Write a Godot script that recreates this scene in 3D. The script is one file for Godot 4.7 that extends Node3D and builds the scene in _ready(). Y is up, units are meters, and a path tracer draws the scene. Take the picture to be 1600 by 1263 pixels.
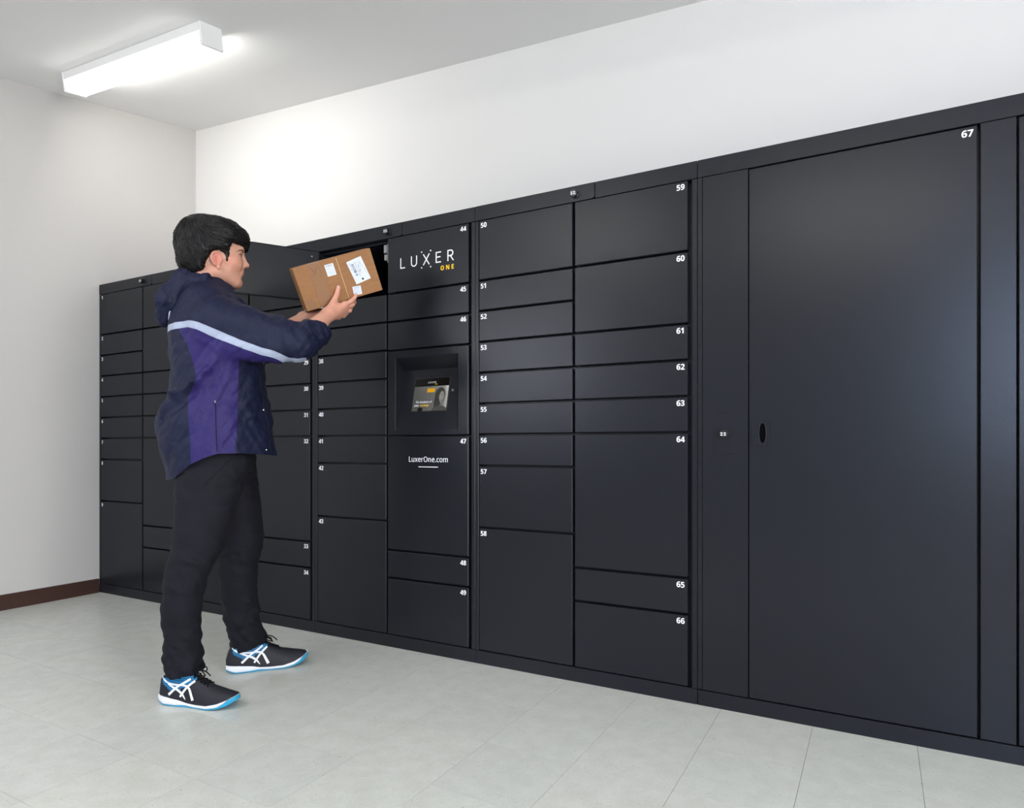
extends Node3D
# A parcel locker room: black steel lockers, one door open, a man lifting a cardboard box into it.

const W := 0.93          # width of one locker tower
const H := 1.93          # height of the towers
const BACK := -0.671     # back wall
var M := {}
var rng := RandomNumberGenerator.new()

# ---------------------------------------------------------------- small helpers
func tag(o: Node, label := "", category := "", group := "", kind := "") -> Node:
	if label != "": o.set_meta("label", label)
	if category != "": o.set_meta("category", category)
	if group != "": o.set_meta("group", group)
	if kind != "": o.set_meta("kind", kind)
	return o

var used := {}
func numbered(called: String) -> String:
	var n: int = used.get(called, 0)
	used[called] = n + 1
	return called if n == 0 else "%s_%03d" % [called, n]

func thing(called: String, label: String, category: String, at := Vector3.ZERO, group := "") -> Node3D:
	var o := Node3D.new()
	o.name = numbered(called)
	add_child(o, true)
	o.position = at
	tag(o, label, category, group)
	return o

func mi(called: String, mesh: Mesh, mat: Material, parent: Node = self, at := Vector3.ZERO) -> MeshInstance3D:
	var o := MeshInstance3D.new()
	if parent == self:
		o.name = numbered(called)
	else:
		var n := 0
		var nm := called
		while parent.has_node(NodePath(nm)):
			n += 1
			nm = "%s_%03d" % [called, n]
		o.name = nm
	o.mesh = mesh
	o.material_override = mat
	o.position = at
	parent.add_child(o, true)
	return o

func mat(c: Color, rough := 0.6, spec := 0.5, metal := 0.0) -> StandardMaterial3D:
	var m := StandardMaterial3D.new()
	m.albedo_color = c
	m.roughness = rough
	m.metallic_specular = spec
	m.metallic = metal
	return m

func c8(r: float, g: float, b: float) -> Color:
	return Color(r / 255.0, g / 255.0, b / 255.0)

func new_st() -> SurfaceTool:
	var st := SurfaceTool.new()
	st.begin(Mesh.PRIMITIVE_TRIANGLES)
	return st

func tri(st: SurfaceTool, a: Vector3, b: Vector3, c: Vector3, n: Vector3) -> void:
	if (b - a).cross(c - a).dot(n) > 0.0:
		var t := b
		b = c
		c = t
	st.set_normal(n)
	st.add_vertex(a)
	st.set_normal(n)
	st.add_vertex(b)
	st.set_normal(n)
	st.add_vertex(c)

func quad(st: SurfaceTool, a: Vector3, b: Vector3, c: Vector3, d: Vector3, out: Vector3) -> void:
	var n := (b - a).cross(d - a)
	if n.length() < 1e-12:
		n = (c - b).cross(d - b)
	n = n.normalized()
	if n.dot(out) < 0.0:
		n = -n
	tri(st, a, b, c, n)
	tri(st, a, c, d, n)

# a box with chamfered edges
func cbox(st: SurfaceTool, lo: Vector3, hi: Vector3, ch := 0.001) -> void:
	var c := (lo + hi) * 0.5
	var h := (hi - lo) * 0.5
	ch = minf(ch, minf(h.x, minf(h.y, h.z)) * 0.9)
	var k := h - Vector3(ch, ch, ch)
	var ax := [Vector3.RIGHT, Vector3.UP, Vector3.BACK]
	for i in 3:
		var u: Vector3 = ax[(i + 1) % 3]
		var v: Vector3 = ax[(i + 2) % 3]
		var w: Vector3 = ax[i]
		var ku := k.dot(u)
		var kv := k.dot(v)
		var kw := k.dot(w)
		for s in [-1.0, 1.0]:
			var f: Vector3 = c + w * (h.dot(w) * s)
			quad(st, f - u * ku - v * kv, f + u * ku - v * kv, f + u * ku + v * kv, f - u * ku + v * kv, w * s)
			if ch > 0.0:
				for t in [-1.0, 1.0]:
					# chamfer between faces w(s) and u(t)
					var p: Vector3 = c + w * (h.dot(w) * s) + u * (ku * t)
					var q: Vector3 = c + w * (kw * s) + u * (h.dot(u) * t)
					quad(st, p - v * kv, p + v * kv, q + v * kv, q - v * kv, w * s + u * t)
	if ch > 0.0:
		for sx in [-1.0, 1.0]:
			for sy in [-1.0, 1.0]:
				for sz in [-1.0, 1.0]:
					var s := Vector3(sx, sy, sz)
					tri(st, c + Vector3(h.x, k.y, k.z) * s, c + Vector3(k.x, h.y, k.z) * s, c + Vector3(k.x, k.y, h.z) * s, s.normalized())

func box_mesh(lo: Vector3, hi: Vector3, ch := 0.001) -> ArrayMesh:
	var st := new_st()
	cbox(st, lo, hi, ch)
	return st.commit()

# a polygon in the plane (ax0, ax1) extruded from d0 to d1 along ax2, with chamfered rim on the d1 side
func prism(st: SurfaceTool, poly: PackedVector2Array, ax0: Vector3, ax1: Vector3, ax2: Vector3, d0: float, d1: float, ch := 0.0) -> void:
	var idx := Geometry2D.triangulate_polygon(poly)
	var n := poly.size()
	var cen := Vector2.ZERO
	for q in poly: cen += q / n
	var inner := PackedVector2Array(poly)
	if ch > 0.0:
		var area := 0.0
		for i in n: area += poly[i].cross(poly[(i + 1) % n])
		var sg := signf(area)
		for i in n:
			var e0 := (poly[i] - poly[(i + n - 1) % n]).normalized()
			var e1 := (poly[(i + 1) % n] - poly[i]).normalized()
			var n0 := Vector2(-e0.y, e0.x) * sg
			var n1 := Vector2(-e1.y, e1.x) * sg
			var b := (n0 + n1)
			inner[i] = poly[i] + b * (ch / maxf(0.3, 1.0 + n0.dot(n1)))
	for i in range(0, idx.size(), 3):
		var a := poly[idx[i]]
		var b := poly[idx[i + 1]]
		var c := poly[idx[i + 2]]
		tri(st, ax0 * a.x + ax1 * a.y + ax2 * d0, ax0 * b.x + ax1 * b.y + ax2 * d0, ax0 * c.x + ax1 * c.y + ax2 * d0, -ax2 * signf(d1 - d0))
		a = inner[idx[i]]
		b = inner[idx[i + 1]]
		c = inner[idx[i + 2]]
		tri(st, ax0 * a.x + ax1 * a.y + ax2 * d1, ax0 * b.x + ax1 * b.y + ax2 * d1, ax0 * c.x + ax1 * c.y + ax2 * d1, ax2 * signf(d1 - d0))
	var area2 := 0.0
	for i in n: area2 += poly[i].cross(poly[(i + 1) % n])
	var dm := d1 - ch * signf(d1 - d0)
	for i in n:
		var j := (i + 1) % n
		var e := (poly[j] - poly[i])
		var o2 := Vector2(e.y, -e.x) * signf(area2)
		var out := ax0 * o2.x + ax1 * o2.y
		var a0 := ax0 * poly[i].x + ax1 * poly[i].y
		var b0 := ax0 * poly[j].x + ax1 * poly[j].y
		quad(st, a0 + ax2 * d0, b0 + ax2 * d0, b0 + ax2 * dm, a0 + ax2 * dm, out)
		if ch > 0.0:
			var a1 := ax0 * inner[i].x + ax1 * inner[i].y
			var b1 := ax0 * inner[j].x + ax1 * inner[j].y
			quad(st, a0 + ax2 * dm, b0 + ax2 * dm, b1 + ax2 * d1, a1 + ax2 * d1, out.normalized() + ax2 * signf(d1 - d0))

func prism_mesh(poly: PackedVector2Array, ax0: Vector3, ax1: Vector3, ax2: Vector3, d0: float, d1: float, ch := 0.0) -> ArrayMesh:
	var st := new_st()
	prism(st, poly, ax0, ax1, ax2, d0, d1, ch)
	return st.commit()

func round_rect(x0: float, y0: float, x1: float, y1: float, r: float, seg := 5) -> PackedVector2Array:
	var out := PackedVector2Array()
	for q in 4:
		var cx := x1 - r if q == 0 or q == 3 else x0 + r
		var cy := y1 - r if q < 2 else y0 + r
		for i in seg + 1:
			var a := PI / 2.0 * (q + float(i) / seg)
			out.append(Vector2(cx + r * cos(a), cy + r * sin(a)))
	return out

# a tube along points; radii one per point
func tube(st: SurfaceTool, pts: PackedVector3Array, rad: PackedFloat32Array, sides := 8, flat := 1.0, up := Vector3.UP) -> void:
	var rings := []
	for i in pts.size():
		var d := (pts[mini(i + 1, pts.size() - 1)] - pts[maxi(i - 1, 0)]).normalized()
		var s := d.cross(up)
		if s.length() < 0.05: s = d.cross(Vector3.RIGHT)
		s = s.normalized()
		var t := s.cross(d).normalized()
		var ring := PackedVector3Array()
		for k in sides:
			var a := TAU * k / sides
			ring.append(s * cos(a) + t * (sin(a) * flat))
		rings.append(ring)
	for i in pts.size() - 1:
		for k in sides:
			var k2 := (k + 1) % sides
			var n00: Vector3 = rings[i][k]
			var n01: Vector3 = rings[i][k2]
			var n10: Vector3 = rings[i + 1][k]
			var n11: Vector3 = rings[i + 1][k2]
			var p00 := pts[i] + n00 * rad[i]
			var p01 := pts[i] + n01 * rad[i]
			var p10 := pts[i + 1] + n10 * rad[i + 1]
			var p11 := pts[i + 1] + n11 * rad[i + 1]
			for v in [[p00, n00], [p11, n11], [p10, n10], [p00, n00], [p01, n01], [p11, n11]]:
				st.set_normal((v[1] as Vector3).normalized())
				st.add_vertex(v[0])
	for e in [0, pts.size() - 1]:
		var c := pts[e]
		var nn := (pts[0] - pts[1]).normalized() if e == 0 else (pts[e] - pts[e - 1]).normalized()
		for k in sides:
			tri(st, c, c + (rings[e][k] as Vector3) * rad[e], c + (rings[e][(k + 1) % sides] as Vector3) * rad[e], nn)

func disc_cyl(st: SurfaceTool, at: Vector3, r: float, z0: float, z1: float, ch: float, sides := 28) -> void:
	var poly := PackedVector2Array()
	for i in sides: poly.append(Vector2(at.x + r * cos(TAU * i / sides), at.y + r * sin(TAU * i / sides)))
	prism(st, poly, Vector3.RIGHT, Vector3.UP, Vector3.BACK, at.z + z0, at.z + z1, ch)

var fonts := {}
func text_mesh(s: String, cap: float, bold := false, align := HORIZONTAL_ALIGNMENT_CENTER, depth := 0.0008) -> TextMesh:
	var key := "b" if bold else "r"
	if not fonts.has(key):
		var f := SystemFont.new()
		f.font_names = PackedStringArray(["Droid Sans"])
		f.font_weight = 700 if bold else 400
		fonts[key] = f
	var t := TextMesh.new()
	t.font = fonts[key]
	t.text = s
	t.font_size = 64
	t.pixel_size = cap / 0.714 / 64.0
	t.depth = depth
	t.horizontal_alignment = align
	return t

func noise_tex(freq: float, size := 512, normal := false, strength := 4.0, oct := 3, sd := 1) -> NoiseTexture2D:
	var n := FastNoiseLite.new()
	n.seed = sd
	n.frequency = freq
	n.fractal_octaves = oct
	var t := NoiseTexture2D.new()
	t.noise = n
	t.width = size
	t.height = size
	t.seamless = true
	t.as_normal_map = normal
	t.bump_strength = strength
	return t

# ---------------------------------------------------------------- the place
func _ready() -> void:
	rng.seed = 7
	var cam := Camera3D.new()
	cam.name = "camera"
	cam.projection = Camera3D.PROJECTION_FRUSTUM
	cam.near = 0.05
	cam.far = 50.0
	cam.size = 0.05 * 1263.0 / 1030.44
	cam.frustum_offset = Vector2(0, 0.05 * 65.85 / 1030.44)
	cam.position = Vector3(4.2816, 0.9172, 2.3622)
	cam.rotation = Vector3(0, 0.5074, 0)
	add_child(cam, true)
	cam.current = true
	var env := Environment.new()
	env.background_mode = Environment.BG_SKY
	var sky := Sky.new()
	var sm := ProceduralSkyMaterial.new()
	sm.sky_top_color = c8(150, 180, 225)
	sm.sky_horizon_color = c8(215, 225, 240)
	sm.ground_bottom_color = c8(140, 140, 140)
	sm.ground_horizon_color = c8(200, 205, 210)
	sm.sky_energy_multiplier = 2.2
	sm.ground_energy_multiplier = 1.4
	sky.sky_material = sm
	env.sky = sky
	env.tonemap_mode = Environment.TONE_MAPPER_LINEAR
	env.tonemap_exposure = 1.04
	env.sdfgi_enabled = true
	env.ssao_enabled = true
	env.ssil_enabled = true
	var we := WorldEnvironment.new()
	we.name = "world_environment"
	we.environment = env
	add_child(we, true)
	# unseen lights at the out-of-view windows and door, for locker sheen and left wall
	for q in [[Vector3(5.42, 1.6, 3.98), Vector2(0.7, 1.2), UNSEEN_WINDOW_E, c8(186, 212, 255), 0.0], [Vector3(7.08, 1.0, 2.75), Vector2(1.1, 1.9), UNSEEN_DOOR_E, c8(255, 251, 244), 0.5 * PI], [Vector3(0.85, 1.85, 3.98), Vector2(1.4, 1.0), UNSEEN_WINDOW2_E, c8(252, 252, 255), 0.0]]:
		var wl := AreaLight3D.new()
		wl.name = "unseen_light"
		wl.area_size = q[1]
		wl.light_energy = q[2]
		wl.light_color = q[3]
		wl.position = q[0]
		wl.rotation.y = q[4]
		wl.shadow_enabled = true
		wl.area_range = 20.0
		add_child(wl, true)          # faces into the room
	materials()
	room()
	lamps()
	for k in 4: tower(k)
	oversize_tower()
	parcel()
	person()

const UNSEEN_WINDOW_E := 4.2
const UNSEEN_WINDOW2_E := 2.6
const UNSEEN_DOOR_E := 14.5

func materials() -> void:
	var grain := noise_tex(0.16, 512, true, 1.2, 2, 3)
	var steel := mat(c8(26, 28, 34), 0.30, 0.37)
	steel.normal_enabled = true
	steel.normal_texture = grain
	steel.normal_scale = 0.12
	steel.uv1_triplanar = true
	steel.uv1_world_triplanar = true
	steel.uv1_scale = Vector3(3, 3, 3)
	M.steel = steel
	M.steel_dark = mat(c8(26, 27, 31), 0.7, 0.3)
	M.edge = mat(c8(120, 122, 130), 0.35, 0.6, 0.4)
	M.white_ink = mat(c8(240, 242, 245), 0.6, 0.3)
	M.yellow_ink = mat(c8(250, 200, 40), 0.6, 0.3)
	M.lock = mat(c8(14, 14, 16), 0.3, 0.6)
	M.zinc = mat(c8(150, 150, 150), 0.35, 0.6, 0.8)
	var paint := func(c: Color, sd: int) -> StandardMaterial3D:
		var m := mat(c, 0.75, 0.3)
		m.normal_enabled = true
		m.normal_texture = noise_tex(0.06, 512, true, 1.0, 4, sd)
		m.normal_scale = 0.12
		m.uv1_triplanar = true
		m.uv1_world_triplanar = true
		m.uv1_scale = Vector3(1.5, 1.5, 1.5)
		return m
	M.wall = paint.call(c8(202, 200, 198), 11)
	M.unseen_wall_front = paint.call(c8(150, 150, 152), 14)  # unseen front wall, greyed to darken what the lockers reflect
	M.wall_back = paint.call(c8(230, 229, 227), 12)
	M.ceiling = paint.call(c8(236, 236, 236), 13)
	M.base = mat(c8(66, 44, 36), 0.45, 0.45)
	M.white_metal = mat(c8(238, 238, 238), 0.45, 0.5)
	# vinyl tile: pale grey-green with short flecks
	for v in 3:
		var im := Image.create(1024, 1024, false, Image.FORMAT_RGB8)
		var base := [Vector3(202, 204, 196), Vector3(200, 202, 195), Vector3(203, 204, 196)][v] as Vector3
		im.fill(c8(base.x, base.y, base.z))
		var blot := FastNoiseLite.new()
		blot.seed = 60 + v
		blot.frequency = 0.012
		blot.fractal_octaves = 4
		for y in 1024:
			for x in 1024:
				var k := blot.get_noise_2d(x, y) * 7.0
				im.set_pixel(x, y, c8(base.x + k, base.y + k, base.z + k * 1.15))
		for i in 15000:
			var p := Vector2(rng.randf() * 1024, rng.randf() * 1024)
			var a := rng.randfn(0.0, 0.7)
			var l := rng.randf_range(2, 8)
			var dk := rng.randf()
			var d := -19.0 * dk if rng.randf() < 0.62 else 11.0 * dk
			if rng.randf() < 0.004:
				d = -70.0
				l = 4.0
			var col := c8(base.x + d, base.y + d, base.z + d * 1.1)
			var wd := 1 if rng.randf() < 0.6 else 2
			for s in int(l):
				var x := int(p.x + cos(a) * s) & 1023
				var y := int(p.y + sin(a) * s) & 1023
				for q in wd: im.set_pixel(x, (y + q) & 1023, col)
		im.generate_mipmaps()
		var m := mat(Color.WHITE, 0.27, 0.45)
		m.albedo_texture = ImageTexture.create_from_image(im)
		m.uv1_triplanar = true
		m.uv1_world_triplanar = true
		m.uv1_scale = Vector3(0.83, 0.83, 0.83)
		m.uv1_offset = Vector3(0.37 * v, 0.2 * v, 0.61 * v)
		M["tile%d" % v] = m
	M.grout = mat(c8(110, 110, 102), 0.8, 0.2)

# ceiling height: it slopes down from the far corner, then runs level
func ceil_y(x: float, z: float) -> float:
	return 3.178 - 0.0677 * x - 0.172 * (minf(z, 1.2) - BACK)

const RX := 7.2
const RZ := 4.1
func room() -> void:
	# floor
	var fl := mi("floor", box_mesh(Vector3(-0.15, -0.16, BACK - 0.15), Vector3(RX + 0.15, -0.004, RZ + 0.15), 0.0), M.grout)
	tag(fl, "pale grey speckled vinyl tile floor in front of the lockers", "floor", "", "structure")
	var ts := 0.2912
	var g := 0.0005
	var rest := new_st()
	var cache := {}
	for i in range(-10, 18):
		for j in range(-5, 15):
			var x0 := maxf(2.6374 + ts * (i - 0), 0.0)
			var x1 := minf(2.6374 + ts * (i + 1), RX)
			var z0 := maxf(0.326 + ts * j, BACK)
			var z1 := minf(0.326 + ts * (j + 1), RZ)
			if x1 - x0 < 0.01 or z1 - z0 < 0.01: continue
			if x0 < 5.4 and z1 > -0.02 and z0 < 2.2:
				var key := Vector2i(roundi((x1 - x0) * 1e4), roundi((z1 - z0) * 1e4))
				if not cache.has(key):
					cache[key] = box_mesh(Vector3(g, -0.004, g), Vector3(x1 - x0 - g, 0, z1 - z0 - g), 0.0)
				mi("tile", cache[key], M["tile%d" % rng.randi_range(0, 2)], fl, Vector3(x0, 0, z0))
			else:
				cbox(rest, Vector3(x0 + g, -0.004, z0 + g), Vector3(x1 - g, 0, z1 - g), 0.0)
	tag(mi("tiles_beyond", rest.commit(), M.tile0, fl), "", "", "", "stuff")
	# walls: polygons that meet the sloping ceiling
	var up := 0.1
	var side := func(x: float) -> PackedVector2Array:
		return PackedVector2Array([Vector2(BACK - 0.15, -0.16), Vector2(RZ + 0.15, -0.16), Vector2(RZ + 0.15, ceil_y(x, 9) + up), Vector2(1.2, ceil_y(x, 1.2) + up), Vector2(BACK - 0.15, ceil_y(x, BACK - 0.15) + up)])
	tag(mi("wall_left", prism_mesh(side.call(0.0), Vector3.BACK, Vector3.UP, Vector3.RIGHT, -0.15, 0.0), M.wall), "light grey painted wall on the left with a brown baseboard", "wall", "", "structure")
	var dz0 := 2.1
	var dz1 := 3.4
	var rs := new_st()
	var rc := [BACK - 0.15, dz0, dz1, RZ + 0.15]
	for i in 3:
		var yb := 2.08 if i == 1 else -0.16
		prism(rs, PackedVector2Array([Vector2(rc[i], yb), Vector2(rc[i + 1], yb), Vector2(rc[i + 1], ceil_y(RX, rc[i + 1]) + up), Vector2(maxf(rc[i], minf(rc[i + 1], 1.2)), ceil_y(RX, maxf(rc[i], minf(rc[i + 1], 1.2))) + up), Vector2(rc[i], ceil_y(RX, rc[i]) + up)]) if i == 0 else PackedVector2Array([Vector2(rc[i], yb), Vector2(rc[i + 1], yb), Vector2(rc[i + 1], ceil_y(RX, 9) + up), Vector2(rc[i], ceil_y(RX, 9) + up)]), Vector3.BACK, Vector3.UP, Vector3.RIGHT, RX, RX + 0.15)
	tag(mi("wall_right", rs.commit(), M.wall), "painted wall with an unseen glazed door at the right end of the room", "wall", "", "structure")
	var door := Node3D.new()  # out of view, placed to light the left wall from the right
	door.name = "door_1"
	add_child(door)
	door.position = Vector3(RX, 0, dz0)
	tag(door, "unseen white framed glazed door at the right, placed to light the left wall", "door", "", "structure")
	rs = new_st()
	for b in [[0, 0.0, 0.08, 2.08], [1.22, 0.0, 1.3, 2.08], [0.08, 2.0, 1.22, 2.08], [0.08, 0.0, 1.22, 0.1]]:
		cbox(rs, Vector3(0.05, b[1], b[0]), Vector3(0.1, b[3], b[2]), 0.003)
	mi("unseen_door_frame", rs.commit(), M.white_metal, door)
	var dglass := mat(Color(0.95, 0.97, 1.0, 0.08), 0.02, 0.5)
	dglass.transparency = BaseMaterial3D.TRANSPARENCY_ALPHA
	mi("pane", box_mesh(Vector3(0.07, 0.1, 0.08), Vector3(0.078, 2.0, 1.22), 0.0), dglass, door)
	rs = new_st()
	tube(rs, PackedVector3Array([Vector3(0.0, 0.9, 0.13), Vector3(0.0, 1.2, 0.13)]), PackedFloat32Array([0.012, 0.012]), 10)
	cbox(rs, Vector3(0.0, 0.91, 0.12), Vector3(0.052, 0.93, 0.14), 0.002)
	cbox(rs, Vector3(0.0, 1.17, 0.12), Vector3(0.052, 1.19, 0.14), 0.002)
	mi("handle", rs.commit(), M.zinc, door)
	var bw := PackedVector2Array([Vector2(-0.15, -0.16), Vector2(RX + 0.15, -0.16), Vector2(RX + 0.15, ceil_y(RX + 0.15, BACK) + up), Vector2(-0.15, ceil_y(-0.15, BACK) + up)])
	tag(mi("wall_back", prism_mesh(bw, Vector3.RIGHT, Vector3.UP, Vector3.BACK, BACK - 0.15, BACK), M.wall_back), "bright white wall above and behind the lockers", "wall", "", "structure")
	# unseen front wall with openings for the two unseen windows
	var st := new_st()
	var openings := [[0.05, 1.65, 1.25, 2.45], [4.95, 5.9, 0.9, 2.3]]
	var top := func(x: float) -> float: return ceil_y(x, 9) + up
	var cuts := [-0.15, 0.05, 1.65, 4.95, 5.9, RX + 0.15]
	for i in 5:
		var xa: float = cuts[i]
		var xb: float = cuts[i + 1]
		var ta: float = top.call(xa)
		var tb: float = top.call(xb)
		var spans := [[-0.16, -1.0]]
		if i == 1: spans = [[-0.16, 1.25], [2.45, -1.0]]
		if i == 3: spans = [[-0.16, 0.9], [2.3, -1.0]]
		for q in spans:
			prism(st, PackedVector2Array([Vector2(xa, q[0]), Vector2(xb, q[0]), Vector2(xb, tb if q[1] < 0 else q[1]), Vector2(xa, ta if q[1] < 0 else q[1])]), Vector3.RIGHT, Vector3.UP, Vector3.BACK, RZ, RZ + 0.15)
	tag(mi("unseen_wall_front", st.commit(), M.unseen_wall_front), "unseen wall behind the camera with two unseen windows, greyed to darken locker reflections", "wall", "", "structure")
	var glass := mat(Color(0.95, 0.97, 1.0, 0.08), 0.02, 0.5)
	glass.transparency = BaseMaterial3D.TRANSPARENCY_ALPHA
	for wi in 2:  # both out of view, placed for the highlights on the locker doors
		var op: Array = openings[wi]
		var win := Node3D.new()
		win.name = "unseen_window_%d" % (wi + 1)
		add_child(win)
		win.position = Vector3(op[0], op[2], RZ)
		tag(win, ["left of two unseen white framed windows behind the camera, placed for a sheen on the lockers", "right of two unseen white framed windows behind the camera, placed for the bluish highlight on the tall door"][wi], "unseen_window", "", "structure")
		st = new_st()
		var ww: float = op[1] - op[0]
		var wh: float = op[3] - op[2]
		for b in [[0, 0, ww, 0.05], [0, wh - 0.05, ww, wh], [0, 0.05, 0.05, wh - 0.05], [ww - 0.05, 0.05, ww, wh - 0.05], [ww / 2 - 0.025, 0.05, ww / 2 + 0.025, wh - 0.05]]:
			cbox(st, Vector3(b[0], b[1], 0.05), Vector3(b[2], b[3], 0.11), 0.003)
		mi("unseen_window_frame", st.commit(), M.white_metal, win)
		for s in 2:
			mi("pane", box_mesh(Vector3(0.05 + s * (ww / 2 - 0.025), 0.05, 0.076), Vector3(ww / 2 - 0.025 + s * (ww / 2 - 0.025), wh - 0.05, 0.082), 0.0), glass, win)
	# ceiling: sloping slab, then level
	var cs := new_st()
	var e := 0.15
	for part in [[BACK - e, 1.2], [1.2, RZ + e]]:
		var za: float = part[0]
		var zb: float = part[1]
		var a := Vector3(-e, ceil_y(-e, za), za)
		var b := Vector3(RX + e, ceil_y(RX + e, za), za)
		var c := Vector3(RX + e, ceil_y(RX + e, zb), zb)
		var d := Vector3(-e, ceil_y(-e, zb), zb)
		var u := Vector3(0, 0.16, 0)
		quad(cs, a, b, c, d, Vector3.DOWN)
		quad(cs, a + u, b + u, c + u, d + u, Vector3.UP)
		quad(cs, a, b, b + u, a + u, Vector3.FORWARD)
		quad(cs, c, d, d + u, c + u, Vector3.BACK)
		quad(cs, a, d, d + u, a + u, Vector3.LEFT)
		quad(cs, b, c, c + u, b + u, Vector3.RIGHT)
	tag(mi("ceiling", cs.commit(), M.ceiling), "pale grey sloping ceiling", "ceiling", "", "structure")
	# baseboard: rubber cove with a slightly worn painted-over top
	st = new_st()
	var prof := PackedVector2Array([Vector2(0, 0), Vector2(0.016, 0), Vector2(0.012, 0.004), Vector2(0.009, 0.012), Vector2(0.0075, 0.022), Vector2(0.007, 0.08), Vector2(0.0045, 0.085), Vector2(0, 0.086)])
	prism(st, prof, Vector3.RIGHT, Vector3.UP, Vector3.BACK, 0.004, RZ)
	tag(mi("baseboard_left", st.commit(), M.base), "dark brown rubber baseboard along the left wall", "baseboard", "", "structure")

func lamp(called: String, label: String, a: Vector3, dirx: Vector3, n: Vector3, length: float, energy: float, near := 0.2, far := 0.2) -> Node3D:
	# a: corner on the ceiling, dirx: along the lamp, n: away from the ceiling
	var o := thing(called, label, "lamp", a, "")
	var z := dirx.cross(-n).normalized()
	o.basis = Basis(dirx, -n, z)       # local x along, y towards the ceiling, z across
	var w := 0.115
	var h := 0.1
	var st := new_st()
	cbox(st, Vector3(0.012, -0.042, -w), Vector3(length - 0.012, 0, 0), 0.003)
	mi("housing", st.commit(), M.white_metal, o)
	for e in [0.0, length - 0.014]:
		mi("end_cap", box_mesh(Vector3(e, -h - 0.002, -w - 0.002), Vector3(e + 0.014, 0, 0.002), 0.003), M.white_metal, o)
	st = new_st()
	var p := PackedVector2Array()
	for q in [[0.0, -0.04], [0.0, -h + 0.012], [-0.004, -h + 0.004], [-0.014, -h], [-w + 0.014, -h], [-w + 0.004, -h + 0.004], [-w, -h + 0.012], [-w, -0.04]]:
		p.append(Vector2(q[0], q[1]))
	prism(st, p, Vector3.BACK, Vector3.UP, Vector3.RIGHT, 0.014, length - 0.014)
	var lens := mat(c8(250, 250, 250), 0.4, 0.4)
	lens.emission_enabled = true
	lens.emission = c8(255, 253, 250)
	lens.emission_energy_multiplier = 1.0
	mi("diffuser", st.commit(), lens, o)
	var lights := [[Vector3(length / 2, -h - 0.006, -w / 2), Vector3.DOWN, Vector2(length - 0.08, w - 0.02), 0.6 if near == far else 0.2], [Vector3(length / 2, -h * 0.68, 0.008), Vector3(0, -0.5, 0.86), Vector2(length - 0.08, 0.045), near], [Vector3(length / 2, -h * 0.68, -w - 0.008), Vector3(0, -0.55, -0.84), Vector2(length - 0.08, 0.045), far]]
	for q in lights:
		var al := AreaLight3D.new()
		al.name = "tube_light"
		al.area_size = q[2]
		al.light_energy = energy * q[3]
		al.light_color = c8(255, 252, 246)
		al.shadow_enabled = true
		al.area_range = 20.0
		var fw: Vector3 = (q[1] as Vector3).normalized()
		var bx := Vector3.RIGHT
		var bz := -fw
		var by := bz.cross(bx).normalized()
		o.add_child(al, true)
		al.transform = Transform3D(Basis(bx, by, bz), q[0])
	return o

func lamps() -> void:
	var n := -Vector3(0.0677, 1, 0.172).normalized()
	var a := Vector3(0.363, 2.969, 0.401)
	var dx := (Vector3(1.536, 2.89, 0.398) - a).normalized()
	dx = (dx - n * dx.dot(n)).normalized()
	lamp("ceiling_lamp", "white boxy fluorescent ceiling lamp glowing near the left wall", a, dx, n, 1.178, LAMP_E, 0.15, 1.7)
	var n2 := -Vector3(0.0677, 1, 0).normalized()
	var d2 := Vector3(1, -0.0677, 0).normalized()
	var i := 0
	for q in [[1.7, 2.6, UNSEEN_LAMP2_E], [3.5, 2.7, UNSEEN_LAMP3_E]]:  # two lamps out of view behind the camera, placed to light the floor
		lamp("ceiling_lamp", ["unseen white boxy ceiling lamp behind the camera, left of the two, placed to light the floor", "unseen white boxy ceiling lamp behind the camera, right of the two, placed to light the floor"][i], Vector3(q[0], ceil_y(q[0], 9) - 0.001, q[1]), d2, n2, 1.178, q[2])
		i += 1

const LAMP_E := 0.42
const UNSEEN_LAMP2_E := 2.4
const UNSEEN_LAMP3_E := 2.4

# ---------------------------------------------------------------- lockers
const EDGES_NARROW := [1.868, 1.615, 1.486, 1.356, 1.226, 1.096, 0.966, 0.835, 0.575, 0.058]
const EDGES_MIXED := [1.868, 1.615, 1.356, 1.226, 1.096, 0.966, 0.445, 0.315, 0.058]
const EDGES_KIOSK := [1.868, 1.613, 1.484, 1.352, 0.963, 0.443, 0.316, 0.058]
const GAP := 0.009
var door_cache := {}

func door_mesh(w: float, h: float) -> ArrayMesh:
	var key := Vector2i(roundi(w * 1e4), roundi(h * 1e4))
	if not door_cache.has(key):
		door_cache[key] = box_mesh(Vector3(0, 0, -0.02), Vector3(w, h, 0), 0.0016)
	return door_cache[key]

func number_on(parent: Node3D, num: int, right: bool, w: float, h: float, z := 0.0006) -> void:
	var t := text_mesh(str(num), 0.020, true, HORIZONTAL_ALIGNMENT_RIGHT if right else HORIZONTAL_ALIGNMENT_LEFT)
	mi("number", t, M.white_ink, parent, Vector3(w - 0.009 if right else 0.007, h - 0.0205, z))

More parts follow.
